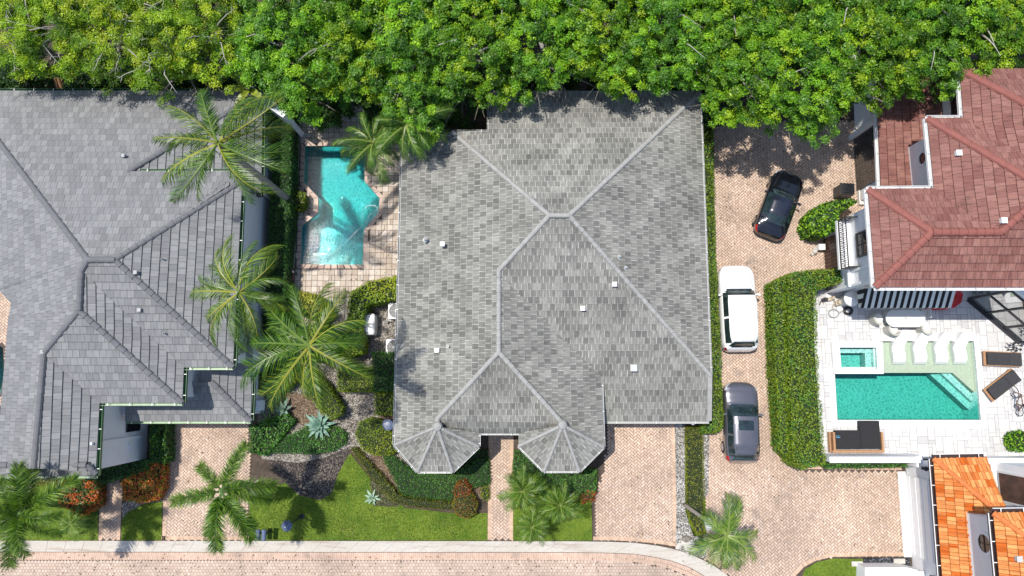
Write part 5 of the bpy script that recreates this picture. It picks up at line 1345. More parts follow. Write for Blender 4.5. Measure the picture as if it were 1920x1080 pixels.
hedge('shrub', 'yellow leafed plant between the pool deck and the widest coconut palm', [(560,545),(600,555),(625,590),(600,605),(565,590)], 1.2, [(0.2,0.25,0.02),(0.35,0.36,0.03),(0.42,0.40,0.05)], 160, 0.22, cat='shrub', lumpy=.4, aspect=.25)
hedge('shrub', 'leafy dark shrub directly under the crown of the widest coconut palm', [(560,615),(610,605),(645,625),(642,665),(600,680),(565,660)], 1.2, LUSH+DEEP, 220, 0.14, cat='shrub', lumpy=.4)
hedge('shrub', 'fine leaved green shrub filling the corner below the dark square hedge block', [(500,640),(545,640),(552,684),(515,700),(498,690)], 0.8, LUSH+YG[:2], 240, 0.12, cat='shrub', lumpy=.3)
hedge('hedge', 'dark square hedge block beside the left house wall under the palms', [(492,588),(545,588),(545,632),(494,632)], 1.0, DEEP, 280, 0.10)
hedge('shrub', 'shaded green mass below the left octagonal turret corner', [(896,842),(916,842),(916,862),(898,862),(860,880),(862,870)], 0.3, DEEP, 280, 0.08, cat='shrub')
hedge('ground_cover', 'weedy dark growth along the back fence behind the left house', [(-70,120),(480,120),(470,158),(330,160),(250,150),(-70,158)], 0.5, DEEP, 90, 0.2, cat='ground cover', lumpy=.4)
# spiky and strap leaved plants
def rosette(name, label, x, y, n, L, w, col, z=0.0, cat='plant', el=(70, 10), mat='agave', fold=.35, group=None):
    c = P(x, y, z+0.2); t = thing(name, label, cat, (c.x, c.y, 0), 0, group); rd = random.Random(x)
    if z > 1:
        mb = MB(); mb.tube([(0, 0, 0), (0.05, 0.03, z*.5), (0, 0, z+.2)], [.17, .13, .09], 8); mb.build('stem', [M['palmbark']], t, local=True)
    for i in range(n):
        f = i/(n-1); a = i*2.39996; e = math.radians(lerp(el[0], el[1], f)); l_ = L*lerp(.55, 1.0, f)*rd.uniform(.9, 1.1)
        mb = MB(); d = Vector((math.cos(a), math.sin(a), 0)); s = Vector((-math.sin(a), math.cos(a), 0)); pts = []
        for k in range(7):
            u = k/6; r_ = l_*u; zz = math.sin(e)*r_-0.35*l_*u*u*math.cos(e)
            pts.append((d*(math.cos(e)*r_)+Vector((0, 0, z+.08+zz)), w*math.sin(math.pi*min(1, .18+.80*u))**.8))
        for k in range(6):
            (p, w0), (q, w1) = pts[k], pts[k+1]; up = Vector((0, 0, fold))
            for sg in (-1, 1):
                cc = jit(col, .18); mb.face([p, q, q+s*sg*w1+up*w1, p+s*sg*w0+up*w0] if sg > 0 else [p, p+s*sg*w0+up*w0, q+s*sg*w1+up*w1, q], col=cc)
        mb.build('leaf', [M[mat]], t, local=True)
    return t
rosette('agave', 'large blue green agave in the middle of the dark ground cover bed', 598, 797, 26, 1.05, 0.10, (0.20,0.33,0.26), 0.35)
rosette('agave', 'small pale agave on the mulch corner of the main lawn', 697, 934, 15, 0.62, 0.06, (0.30,0.42,0.30), 0.0)
rosette('agave', 'grey green agave close to the left house corner', 530, 768, 12, 0.75, 0.10, (0.16,0.24,0.18), 0.3)
rosette('yucca', 'bright green strap leaved plant at the corner of the left house', 503, 790, 22, 0.9, 0.04, (0.09,0.20,0.03), 0.4, mat='palm')
g_b = 'banana plants between the left house and the canopy'
for (x, y, n, L, lab) in ((448,95,11,2.0,'banana plant with long dark leaves among the upper left trees'),(463,165,8,1.6,'banana plant with yellow leaf hanging on the left roof'),(505,140,7,1.7,'banana plant beside the sloping parapet of the left house'),(468,38,10,2.1,'banana plant near the top edge of the photo')):
    rosette('banana_plant', lab, x, y, n, L, 0.20, (0.10,0.22,0.03) if x != 463 else (0.26,0.32,0.04), 4.0 if y > 100 else 4.4, el=(60, 15), mat='palm', fold=.15, group=g_b)
# ---------------------------------------------------------------- vehicles
def paint(name, col, rough=0.25, metal=0.0, coat=1.0):
    m, n, l, b = nodes(name); b.inputs['Base Color'].default_value = (*col, 1)
    b.inputs['Roughness'].default_value = rough; b.inputs['Metallic'].default_value = metal
    b.inputs['Coat Weight'].default_value = coat; b.inputs['Coat Roughness'].default_value = 0.03
    t = noise(n, l, 1.5, 3, 0.5, geo(n)); r = rampn(n, l, t.outputs[0], .3, .7, tuple(c*.93 for c in col), tuple(min(1, c*1.05) for c in col)); l.new(r.outputs[0], b.inputs['Base Color'])
    return m
M['paint_white'] = paint('white_car_paint', (0.80, 0.80, 0.80), 0.3)
M['paint_grey'] = paint('grey_car_paint', (0.16, 0.16, 0.185), 0.3, 0.6)
M['paint_black'] = paint('black_car_paint', (0.006, 0.007, 0.011), 0.18)
M['soft_top'] = solid('dark_blue_soft_top', (0.012, 0.016, 0.032), 0.28, var=0.4, scale=5, coat=0.6)
def curve(st_, s):
    """smooth interpolation through (s, value...) stations"""
    if s <= st_[0][0]: return st_[0][1:]
    for a, b in zip(st_[:-1], st_[1:]):
        if s <= b[0]:
            t = (s-a[0])/(b[0]-a[0]); t = t*t*(3-2*t)*0.55+t*0.45
            return tuple(lerp(x, y, t) for x, y in zip(a[1:], b[1:]))
    return st_[-1][1:]
def car(label, cx, cy, heading, L, Wd, st_, ws, rw, side, mats, roofglass=None, group=None, topmat=None, lights=(.0, .1, .9, 1.0)):
    """st_: (s, half width factor, shoulder z, top z, roof half width factor); s runs 0 front .. 1 rear"""
    c = P(cx, cy, 0.7); t = thing('parked_car', label, 'car', (c.x, c.y, 0), heading, group)
    NS = 84; rows = []
    for i in range(NS+1):
        s = i/NS; hw, zs, zt, rf = curve(st_, s); w = Wd/2*hw; y = L*(0.5-s); rr = Wd/2*rf
        ht = max(0.0, zt-zs); green = ht > 0.22
        low = 0.28 + (0.12 if s < .04 or s > .96 else 0)
        half = [(w*0.93, low), (w*1.0, 0.50), (w*1.0, min(zs-.10, .72)), (w*0.965, zs-.02), (w*0.92, zs+.005)]
        if green: half += [(lerp(w*.90, rr, .9), zt-.10), (rr*.94, zt-.045), (rr*.62, zt-.01), (rr*.3, zt), (0, zt+.004)]
        else: half += [(lerp(w*.88, rr, .6), lerp(zs, zt, .45)+.01), (rr*.9, lerp(zs, zt, .75)), (rr*.6, zt-.008), (rr*.3, zt), (0, zt+.004)]
        rows.append([(x, y, z) for x, z in half]+[(-x, y, z) for x, z in half[-2::-1]])
    nc = len(rows[0]); body, gl, top, hl, tl, trim = MB(), MB(), MB(), MB(), MB(), MB()
    for i in range(NS):
        s = (i+.5)/NS; zs, zt = curve(st_, s)[1:3]
        for j in range(nc-1):
            jj = min(j, nc-2-j); q = [rows[i][j], rows[i+1][j], rows[i+1][j+1], rows[i][j+1]]; q = q[::-1]
            tgt = body
            if jj >= 6 and (ws[0] < s < ws[1] or rw[0] < s < rw[1]): tgt = gl
            elif jj == 5 and (ws[0]+.02 < s < ws[1]-.01 or rw[0]+.01 < s < rw[1]-.005): tgt = gl
            elif jj == 4 and side[0] < s < side[1] and zt-zs > .2 and abs(s-side[2]) > .012: tgt = gl
            elif roofglass and jj >= 7 and roofglass[0] < s < roofglass[1]: tgt = gl
            elif topmat and jj >= 4 and ws[1] <= s <= rw[0]: tgt = top
            elif jj in (2, 3) and s < lights[1] and s > .015: tgt = hl
            elif jj in (2, 3) and s > lights[2] and s < .99: tgt = tl
            elif jj == 0: tgt = trim
            tgt.face(q)
    for e, k in ((0, 1), (NS, -1)):
        r_ = rows[e]; f = list(r_) if k > 0 else list(r_)[::-1]; body.face(f)
    def fin(mb, nm, mt, par, sm=True):
        if not mb.f: return None
        o = mb.build(nm, [mt], par, local=True, smooth=False)
        import bmesh
        bm = bmesh.new(); bm.from_mesh(o.data); bmesh.ops.remove_doubles(bm, verts=bm.verts, dist=0.0008); bmesh.ops.recalc_face_normals(bm, faces=bm.faces)
        bm.to_mesh(o.data); bm.free(); o.data.polygons.foreach_set('use_smooth', np.ones(len(o.data.polygons), dtype=bool)); return o
    b = fin(body, 'body', mats['paint'], t); fin(gl, 'window', M['carglass'], t); fin(top, 'soft_top', topmat or mats['paint'], t)
    fin(hl, 'headlight', mats.get('head', M['head']), t); fin(tl, 'tail_light', M['tail'], t); fin(trim, 'sill_trim', M['dark_metal'], t)
    for sx in (-1, 1):
        for yy in (0.30, -0.31):
            RMx = Matrix.Rotation(math.pi/2, 3, 'Y'); c0 = Vector((sx*(Wd/2-.10), yy*L, .34)); mb = MB()
            mb.lathe([(0.0, -.11), (.30, -.12), (.34, -.09), (.34, .09), (.30, .12), (0.0, .11)], c0, 22, M=RMx); wh = mb.build('wheel', [M['tyre']], t, local=True, smooth=False)
            mb = MB(); mb.lathe([(0.0, .125*sx), (.21, .128*sx), (.23, .10*sx)], c0, 16, M=RMx); mb.build('rim', [M['rim']], wh, local=True)
        ym = L*(.5-ws[1]+.01); zm = curve(st_, ws[1])[1]+.03; hwm = curve(st_, ws[1])[0]*Wd/2
        mb = MB(); mb.box((sx*(hwm+.08), ym+.05, zm), (.20, .10, .12), sx*-.25); mb.bar((sx*(hwm-.06), ym+.05, zm-.02), (sx*(hwm+.04), ym+.05, zm), .04); mb.build('wing_mirror', [mats['paint']], t, local=True)
        # shut lines of the bonnet
    mb = MB()
    for sx in (-1, 1):
        for k in range(7):
            s0, s1 = lerp(.05, ws[0]-.01, k/7), lerp(.05, ws[0]-.01, (k+1)/7)
            def bp(s): hw, zs, zt, rf = curve(st_, s); return Vector((sx*Wd/2*lerp(.62, .80, s/ws[0])*hw, L*(.5-s), lerp(zs, zt, .72)+.014))
            mb.bar(bp(s0), bp(s1), .014, .006)
    s0 = rw[0]-.01; hw, zs, zt, rf = curve(st_, s0); mb.bar((-Wd/2*rf*.8, L*(.5-s0), zt+.0), (Wd/2*rf*.8, L*(.5-s0), zt+.0), .018, .012)
    mb.build('shut_line', [M['dark_metal']], t, local=True)
    for nm, sx in (('wiper', .2), ('wiper', -.3)):
        mb = MB(); s0 = ws[0]+.012; hw, zs, zt, rf = curve(st_, s0); mb.bar((sx, L*(.5-s0), zt+.01), (sx+.5, L*(.5-s0-.02), zt+.035), .018); mb.build('wiper', [M['dark_metal']], t, local=True)
    return t
suv = [(0,.52,.62,.66,.42),(.015,.70,.80,.84,.52),(.04,.84,.90,.96,.60),(.09,.96,.98,1.05,.70),(.15,1.0,1.02,1.10,.76),(.27,1.0,1.08,1.17,.80),(.285,1.0,1.09,1.20,.80),(.38,1.0,1.14,1.70,.74),(.44,1.0,1.15,1.78,.79),(.75,1.0,1.17,1.78,.78),(.84,.99,1.18,1.74,.74),(.885,.985,1.18,1.66,.66),(.90,.98,1.18,1.60,.62),(.95,.93,1.12,1.14,.66),(.98,.83,.95,.98,.62),(1,.62,.6,.62,.5)]
car('long white sport utility vehicle parked beside the narrow hedge', 1382, 578, 0.01, 5.0, 2.02, suv, (.285,.375), (.895,.95), (.33,.90,.62), dict(paint=M['paint_white'], head=M['paint_white']), lights=(0,.0,.955,1))
cro = [(0,.42,.60,.64,.35),(.015,.60,.72,.76,.42),(.035,.76,.80,.86,.52),(.07,.92,.88,.94,.62),(.15,1.0,.93,1.02,.70),(.25,1.0,.98,1.08,.76),(.27,1.0,1.0,1.12,.78),(.42,1.0,1.05,1.58,.72),(.50,1.0,1.06,1.63,.72),(.75,1.0,1.07,1.62,.70),(.86,.98,1.08,1.52,.58),(.95,.92,1.02,1.20,.60),(.98,.80,.85,.92,.55),(1,.56,.55,.58,.42)]
car('dark grey crossover car with sunroof parked below the white one', 1389, 792, -0.02, 4.5, 1.88, cro, (.27,.42), (.885,.955), (.33,.90,.64), dict(paint=M['paint_grey']), roofglass=(.47,.58), lights=(0,.11,.90,1))
cou = [(0,.42,.55,.58,.35),(.015,.60,.64,.68,.42),(.035,.74,.70,.75,.55),(.08,.92,.76,.82,.64),(.18,1.0,.84,.94,.72),(.30,1.0,.88,.98,.76),(.33,1.0,.90,1.0,.76),(.44,1.0,.92,1.30,.62),(.52,1.0,.93,1.36,.62),(.66,1.0,.94,1.34,.60),(.80,.99,.96,1.16,.58),(.88,.97,.97,1.03,.66),(.95,.90,.90,.94,.62),(.98,.78,.78,.80,.55),(1,.56,.5,.52,.42)]
car('glossy black two door car parked at an angle in the tree shade', 1461, 383, math.radians(-22.5), 4.2, 1.86, cou, (.33,.44), (.70,.82), (.40,.74,.99), dict(paint=M['paint_black']), topmat=M['soft_top'], lights=(0,.09,.90,1))

# ---------------------------------------------------------------- things on the patio and around
def one(name, label, cat, mb, mats, origin, group=None, smooth=False):
    o = mb.build(name, mats, origin=origin, smooth=smooth); return tag(o, label, cat, group)
# striped awning
ya, yb = P(1700,541,2.9).y, P(1700,577,2.4).y; xa, xb = P(1617,560,2.6).x, P(1786,545,2.6).x
t = thing('striped_awning', 'black and white striped awning over the patio door of the red roofed house', 'awning', ((xa+xb)/2, ya, 0))
M['stripe_black'] = solid('black_awning_cloth', (0.012, 0.012, 0.014), 0.85, var=0.1); M['stripe_white'] = solid('white_awning_cloth', (0.74, 0.74, 0.68), 0.85, var=0.05)
mb = MB(); n = 28
for i in range(n):
    x0, x1 = lerp(xa, xb, i/n), lerp(xa, xb, (i+1)/n); k = i % 2
    mb.face([(x0, yb, 2.35), (x1, yb, 2.35), (x1, ya, 2.95), (x0, ya, 2.95)], mi=k); mb.face([(x0, ya, 2.93), (x1, ya, 2.93), (x1, yb, 2.33), (x0, yb, 2.33)], mi=k)
    sc = [(x0+(x1-x0)*u, 2.35-0.22-0.05*math.sin(math.pi*u)) for u in (0, .25, .5, .75, 1)]
    mb.face([(x, yb-.002, z) for x, z in sc]+[(x1, yb-.002, 2.35), (x0, yb-.002, 2.35)], mi=k)
for i in range(4):
    y0, y1 = lerp(ya, yb, i/4), lerp(ya, yb, (i+1)/4); z0, z1 = lerp(2.95, 2.35, i/4), lerp(2.95, 2.35, (i+1)/4)
    for x in (xa, xb): mb.face([(x, y0, z0), (x, y1, z1), (x, y1, 2.12), (x, y0, 2.12)], mi=i % 2)
mb.build('canopy', [M['stripe_black'], M['stripe_white']], t)
mb = MB()
for x in (xa+.03, xb-.03): mb.bar((x, ya, 2.3), (x, yb+.02, 2.25), .04); mb.bar((x, ya, 2.9), (x, yb+.02, 2.32), .04)
mb.bar((xa, yb+.02, 2.3), (xb, yb+.02, 2.3), .04); mb.build('frame', [M['white_paint']], t)
# red inflatable lounge
mb = MB(); c = P(1776,568,.45)
pth = [(-1.15,-.30,.28),(-.7,-.36,.30),(-.1,-.34,.36),(.4,-.22,.45),(.72,.05,.55),(.80,.45,.62),(.7,.65,.62)]
prof = []
for k, (x, y, z) in enumerate(pth): prof.append(c+Vector((x, y, z-.45)))
for k in range(len(prof)-1):
    a, b = prof[k], prof[k+1]; ia = Vector((c.x-.3+.12*k, c.y+.55, .30)); ib = Vector((c.x-.3+.12*(k+1), c.y+.55, .30))
    mb.face([a, b, ib, ia]); mb.face([ia-Vector((0, 0, .2)), ib-Vector((0, 0, .2)), b-Vector((0, 0, .25)), a-Vector((0, 0, .25))])
mb.tube(prof, [.05]*len(prof), 8); mb.tube([prof[-1], c+Vector((.35, .68, .05)), c+Vector((-.1, .66, -.1)), c+Vector((-.7, .4, -.12)), prof[0]], [.05]*5, 8)
one('lounge_chair', 'red curved plastic lounge chair half under the striped awning', 'lounge chair', mb, [M['red_plastic']], (c.x, c.y, 0), smooth=False)
# white parasol head / round heater with hoses
c = P(1597,560,1.1); t = thing('round_cover', 'round white domed cover beside the striped awning', 'cover', (c.x, c.y, 0))
mb = MB(); mb.lathe([(.0, 1.30), (.14, 1.29), (.17, 1.24), (.20, 1.22), (.42, 1.12), (.44, 1.05), (.38, 1.02)], (c.x, c.y, 0), 26); mb.build('dome', [M['white_plastic']], t, smooth=True)
mb = MB(); mb.lathe([(.30, 0), (.32, .5), (.36, 1.04), (.0, 1.05)], (c.x, c.y, 0), 20); mb.build('barrel', [M['grey_metal']], t)
for i, (x, y, r_, lab) in enumerate(((1590,583,.30,'dark coil of hose lying on the patio under the round white cover'),(1563,588,.30,'thin loop of grey hose lying flat on the white marble'))):
    q = P(x, y, .08); mb = MB(); pts = []
    turns = 4 if i == 0 else 1
    for k in range(turns*14+1): a = k/14*2*math.pi; rr = r_*(1-.12*(k/14)); pts.append(q+Vector((math.cos(a)*rr*(1.0 if i == 0 else 1.05), math.sin(a)*rr*.85, .012*k/14)))
    if i == 1: pts += [q+Vector((.5, .12, 0)), q+Vector((.75, .2, 0))]
    mb.tube(pts, .022 if i else .028, 6); one('hose', lab, 'hose', mb, [M['hose'] if i else M['dark_metal']], q)
for (x, y, sx, sy, sz, mt, nm, lab) in ((1558,560,.45,.3,.4,'beige','pump','small beige pump among the pool equipment'),(1571,568,.30,.42,.45,'beige','pool_filter','beige pool filter between the pump and the round white cover'),(1546,562,.28,.3,.35,'dark_metal','pump_motor','dark pump motor next to the wide hedge')):
    q = P(x, y, sz/2); mb = MB(); mb.box((q.x, q.y, sz*.35), (sx, sy*.7, sz*.6), .2); mb.lathe([(0, sz), (sy*.28, sz*.95), (sy*.36, sz*.6), (sy*.36, .02)], (q.x+sx*.2, q.y+.03, 0), 14); mb.tube([(q.x-sx*.5, q.y, sz*.5), (q.x-sx*.8, q.y-.1, sz*.45), (q.x-sx*.9, q.y-.3, .05)], .03, 6)
    one(nm, lab, 'pool equipment', mb, [M[mt]], (q.x, q.y, 0))
# oval table and barrel chairs
c = P(1698,597,.75); t = thing('oval_table', 'long white oval table on the patio below the awning', 'table', (c.x, c.y, 0))
def stad(L_, W_, n=12):
    r = W_/2; o = []
    for k in range(n+1): a = -math.pi/2+math.pi*k/n; o.append((L_/2-r+r*math.cos(a), r*math.sin(a)))
    for k in range(n+1): a = math.pi/2+math.pi*k/n; o.append((-L_/2+r+r*math.cos(a), r*math.sin(a)))
    return o
mb = MB(); mb.prism([(c.x+x, c.y+y) for x, y in stad(2.25, 1.0)], .70, .76, bottom=True); M['cream_stone'] = solid('cream_stone_top', (0.70,0.69,0.64), .5, var=.04); mb.build('tabletop', [M['cream_stone']], t)
for sx in (-.6, .6):
    mb = MB(); mb.lathe([(.24, 0), (.18, .35), (.24, .70)], (c.x+sx, c.y, 0), 16); mb.build('leg', [M['cream_stone']], t)
mb = MB(); mb.lathe([(.0, .85), (.03, .85), (.035, .77)], (c.x, c.y+.02, 0), 10); one('bottle', 'tiny bottle standing in the middle of the oval table', 'bottle', mb, [M['grey_metal']], (c.x, c.y, 0))
g_ = 'round barrel chairs at the oval table'
M['cloth_white'] = solid('white_boucle', (0.74,0.73,0.70), .9, var=.04); M['cloth_taupe'] = solid('taupe_chair_shell', (0.46,0.45,0.39), .9, var=.08)
for (x, y, fa, lab) in ((1648,597,0.4,'round white barrel chair at the left end of the oval table'),(1676,617,0.9,'round white barrel chair below the left half of the oval table'),(1737,615,0.9,'round white barrel chair below the right end of the oval table')):
    q = P(x, y, .5); t = thing('barrel_chair', lab, 'chair', (q.x, q.y, 0), 0, g_)
    mb = MB(); mb.lathe([(.0, .44), (.26, .44), (.29, .40), (.28, .05)], (q.x, q.y, 0), 20); mb.build('seat', [M['cloth_white']], t, smooth=False)
    mb = MB(); n = 14; ins_, outs_ = [], []
    for k in range(n+1): a = math.pi+fa-1.3+2.6*k/n; ins_.append((q.x+.29*math.cos(a), q.y+.29*math.sin(a))); outs_.append((q.x+.40*math.cos(a), q.y+.40*math.sin(a)))
    mb.prism(ins_+outs_[::-1], .05, .72); mb.build('backrest', [M['cloth_taupe']], t)
q = P(1737,588,.6); mb = MB(); mb.box((q.x, q.y, .4), (.35, .5, .06)); mb.box((q.x+.15, q.y, .6), (.05, .5, .4))
for dx in (-.13, .13):
    for dy in (-.2, .2): mb.box((q.x+dx, q.y+dy, .2), (.04, .04, .4))
one('side_chair', 'plain white side chair at the right end of the oval table by the awning shadow', 'chair', mb, [M['cloth_white']], (q.x, q.y, 0))
# in-pool loungers
def pool_lounger(x, y, lab):
    q = P(x, y, .1); t = thing('pool_lounger', lab, 'lounger', (q.x, q.y, 0), 0, 'white loungers on the sun shelf'); mb = MB(); w = .36
    prof = [(.98, .62), (.70, .42), (.38, .20), (.10, .02), (-.25, .10), (-.55, .06), (-.85, -.20)]; th = .09
    ct_ = []
    for k in range(len(prof)-1):
        (y0, z0), (y1, z1) = prof[k], prof[k+1]
        for s_ in range(3):
            a, b = s_/3, (s_+1)/3; ct_.append((lerp(y0, y1, a), lerp(z0, z1, a)))
    ct_.append(prof[-1])
    off = lambda yy: .14*(max(0, yy)/.98)**2-.05*math.sin((yy+.85)/1.83*math.pi)
    for k in range(len(ct_)-1):
        (y0, z0), (y1, z1) = ct_[k], ct_[k+1]; x0, x1 = q.x+off(y0)*1.6, q.x+off(y1)*1.6
        A_ = [(x0-w, q.y+y0, z0), (x1-w, q.y+y1, z1), (x1+w, q.y+y1, z1), (x0+w, q.y+y0, z0)]; mb.face(A_)
        mb.face([(a, b, c_-th) for a, b, c_ in A_][::-1])
        for sg in (-1, 1):
            e = [(x0+sg*w, q.y+y0, z0), (x1+sg*w, q.y+y1, z1), (x1+sg*w, q.y+y1, -.27), (x0+sg*w, q.y+y0, -.27)]; mb.face(e if sg > 0 else e[::-1])
    mb.build('shell', [M['white_plastic']], t)
    return t
for x, lab in ((1688,'first white wavy lounger from the left on the sun shelf'),(1728,'second white wavy lounger from the left on the sun shelf'),(1768,'third white wavy lounger from the left on the sun shelf'),(1803,'rightmost white wavy lounger on the sun shelf')):
    pool_lounger(x, 655, lab)
# teak sun loungers
def sunbed(x, y, rz, lab, L_=2.1, W_=.82):
    q = P(x, y, .3); t = thing('sun_lounger', lab, 'sun lounger', (q.x, q.y, 0), rz, 'teak sun loungers beside the aqua pool')
    mb = MB()
    for sy in (-1, 1): mb.box((0, sy*(W_/2-.03), .27), (L_, .07, .09))
    for sx in (-1, 1): mb.box((sx*(L_/2-.04), 0, .28), (.09, W_, .10))
    for k in range(9): mb.box((-L_/2+.2+k*.22, 0, .26), (.12, W_-.12, .03))
    mb.build('frame', [M['wood']], t, local=True)
    for sx in (-1, 1):
        for sy in (-1, 1): mb = MB(); mb.box((sx*(L_/2-.12), sy*(W_/2-.05), .12), (.07, .07, .24)); mb.build('leg', [M['wood']], t, local=True)
    mb = MB(); mb.box((-.28, 0, .36), (L_*.60, W_-.10, .12)); mb.box((L_*.335-.02, 0, .40), (L_*.29, W_-.10, .12), 0, Matrix.Rotation(-.18, 3, 'Y')); mb.build('cushion', [M['cushion']], t, local=True)
sunbed(1879, 673, -.04, 'upper teak sun lounger with charcoal cushion, lying nearly level right of the pool')
sunbed(1879, 722, .62, 'lower teak sun lounger with charcoal cushion, turned at a slant right of the pool')
# daybed
c = P(1604,824,.3); t = thing('daybed', 'black cushioned corner daybed with teak frame by the white garden wall', 'daybed', (c.x, c.y, 0))
x0, x1, y0, y1 = P(1558,826,.3).x, P(1655,826,.3).x, P(0,848,.3).y, P(0,810,.3).y
mb = MB(); mb.box(((x0+x1)/2, y0+.06, .28), (x1-x0, .13, .30)); mb.box((x0+.14, (y0+y1)/2, .28), (.12, y1-y0, .28)); mb.box((x1-.06, (y0+y1)/2, .28), (.12, y1-y0, .28)); mb.box((x0-.06, (y0+y1)/2, .24), (.08, y1-y0, .2))
mb.build('frame', [M['wood']], t)
mb = MB(); mb.box((x0+.2+(x1-x0-.3)*.28, (y0+y1)/2+.15, .36), ((x1-x0-.3)*.56, y1-y0-.1, .22)); mb.build('cushion', [M['black_cushion']], t)
mb = MB(); mb.box((x1-.15-(x1-x0-.3)*.24, (y0+y1)/2+.42, .38), ((x1-x0-.3)*.42, y1-y0+.42, .24)); mb.build('cushion', [M['black_cushion']], t)
mb = MB(); q = P(1571,819,.5); M['blue_mark'] = solid('light_blue_print', (0.12,0.42,0.62), .6, var=.05)
for dx in (-.03, .08): mb.tube([(q.x+dx+.055*math.cos(a*math.pi/5), q.y+.055*math.sin(a*math.pi/5), .475) for a in range(2 if dx > 0 else 2, 11)], .014, 5)
mb.build('round_mark', [M['blue_mark']], t)
# white garden wall
a, b = P(1556,857,2.0), P(1727,867,2.0); mb = MB(); mb.box(((a.x+b.x)/2, (a.y+b.y)/2, .99), (b.x-a.x, .26, 1.98)); mb.box(((a.x+b.x)/2, (a.y+b.y)/2, 2.0), (b.x-a.x+.06, .32, .06))
mb.prism([(b.x-.02, b.y-.3), (b.x+.35, b.y-.3), (b.x+.35, b.y+.3), (b.x-.02, b.y+.3)], 0, 1.6)
one('garden_wall', 'white rendered wall between the marble patio and the shared driveway', 'wall', mb, [M['stucco_white']], ((a.x+b.x)/2, a.y, 0))
# low concrete structure at the bottom right
a, b = P(1625,1066,1.2), P(1735,1066,1.2); mb = MB(); mb.prism(XY([(1622,1064),(1700,1064),(1745,1075),(1750,1140),(1622,1140)], 1.0), 0, 1.0); mb.box((P(1720,1076,1.2).x, P(1720,1076,1.2).y, 1.1), (.7, .25, .25))
one('garden_wall', 'low grey rendered wall below the black gravel at the bottom edge', 'wall', mb, [M['stucco_white']], (a.x, a.y, 0))
q = P(1602,1054,.1)
for (x, y, lab) in ((1607,1057,'small stone slab on the grass at the bottom edge'),(1686,1052,'small stone slab at the end of the black gravel')):
    q = P(x, y, .08); mb = MB(); mb.box((q.x, q.y, .07), (.62, .26, .10)); mb.box((q.x, q.y, .125), (.56, .2, .02)); one('stone_slab', lab, 'stone', mb, [M['stone']], (q.x, q.y, 0), 'small stone slabs near the bottom edge')
# bicycles at the right edge
def bike(x, y, rz, lab):
    q = P(x, y, .6); t = thing('bicycle', lab, 'bicycle', (q.x, q.y, 0), rz, 'bicycles at the right edge'); r = .34
    RMx = Matrix.Rotation(math.pi/2, 3, 'Y')
    for yy in (-.52, .52):
        mb = MB(); mb.tube([(0, yy+r*math.cos(a), r+r*math.sin(a)) for a in [k*math.pi/10 for k in range(21)]], .022, 6)
        for k in range(8): a = k*math.pi/8; mb.bar((0, yy-r*math.cos(a), r-r*math.sin(a)), (0, yy+r*math.cos(a), r+r*math.sin(a)), .006)
        mb.build('wheel', [M['tyre']], t, local=True)
    mb = MB()
    for p, s_ in (((0,-.52,r),(0,-.15,.3)),((0,-.15,.3),(0,-.28,.82)),((0,-.15,.3),(0,.38,.78)),((0,-.27,.75),(0,.36,.84)),((0,.36,.9),(0,.52,r)),((0,-.52,r),(0,-.27,.72)),((-.28,.30,1.0),(.28,.30,1.0))): mb.bar(p, s_, .04)
    mb.build('frame', [M['terracotta']], t, local=True)
    mb = MB(); mb.box((0, -.29, .88), (.14, .28, .06)); mb.build('saddle', [M['black_cushion']], t, local=True)
    mb = MB(); mb.bar((-.3, .28, 1.0), (-.12, .32, 1.02), .04); mb.bar((.3, .28, 1.0), (.12, .32, 1.02), .04); mb.build('handlebar_grip', [M['black_metal']], t, local=True)
bike(1912, 752, .15, 'bicycle with brown frame cut by the right edge of the photo')
# dark iron stool by the bay window
q = P(1900,650,.4); mb = MB()
for k in range(6): a = k*math.pi/3; mb.tube([q+Vector((.25*math.cos(a), .25*math.sin(a), -.35)), q+Vector((.12*math.cos(a+.4), .12*math.sin(a+.4), 0)), q+Vector((.24*math.cos(a+.2), .24*math.sin(a+.2), .3))], .022, 5); mb.lathe([(0, .05), (.08, .03), (.06, -.04), (0, -.05)], q+Vector((.24*math.cos(a+.2), .24*math.sin(a+.2), .3)), 7)
one('plant_stand', 'dark wrought iron plant stand beside the upper teak lounger', 'plant stand', mb, [M['black_metal']], (q.x, q.y, 0))
# bins and small things by the red roofed house
q = P(1585,357,.8); t = thing('wheeled_bin', 'black plastic bin with lid standing by the side wall of the red roofed house', 'bin', (q.x, q.y, 0), -.05)
mb = MB(); mb.box((0, 0, .55), (.75, .62, .90)); mb.build('tub', [M['dark_metal']], t, local=True)
M['gloss_black'] = solid('gloss_black_plastic', (0.02,0.022,0.026), .18, var=.3, scale=6, coat=.5)
mb = MB(); mb.box((0, .03, 1.03), (.82, .66, .06)); mb.box((0, .03, 1.075), (.62, .48, .04)); mb.bar((-.35, -.36, .98), (.35, -.36, .98), .04); mb.build('lid', [M['gloss_black']], t, local=True)
q = P(1541,463,.5); mb = MB(); mb.box((q.x, q.y, .25), (.34, .30, .5)); mb.box((q.x, q.y, .515), (.38, .34, .03)); one('electric_box', 'small white box beside the dark brown garage gate', 'box', mb, [M['white_plastic']], (q.x, q.y, 0))
q = P(1529,471,.3); mb = MB(); mb.lathe([(.0, .05), (.12, .1), (.17, .22), (.1, .34), (.0, .36)], (q.x, q.y, 0), 9); mb.box((q.x-.1, q.y-.12, .12), (.26, .14, .2), .7); mb.box((q.x+.06, q.y+.16, .1), (.3, .1, .16), -.5); one('garden_ornament', 'small pale stone ornament left of the white box', 'ornament', mb, [M['stone']], (q.x, q.y, 0))
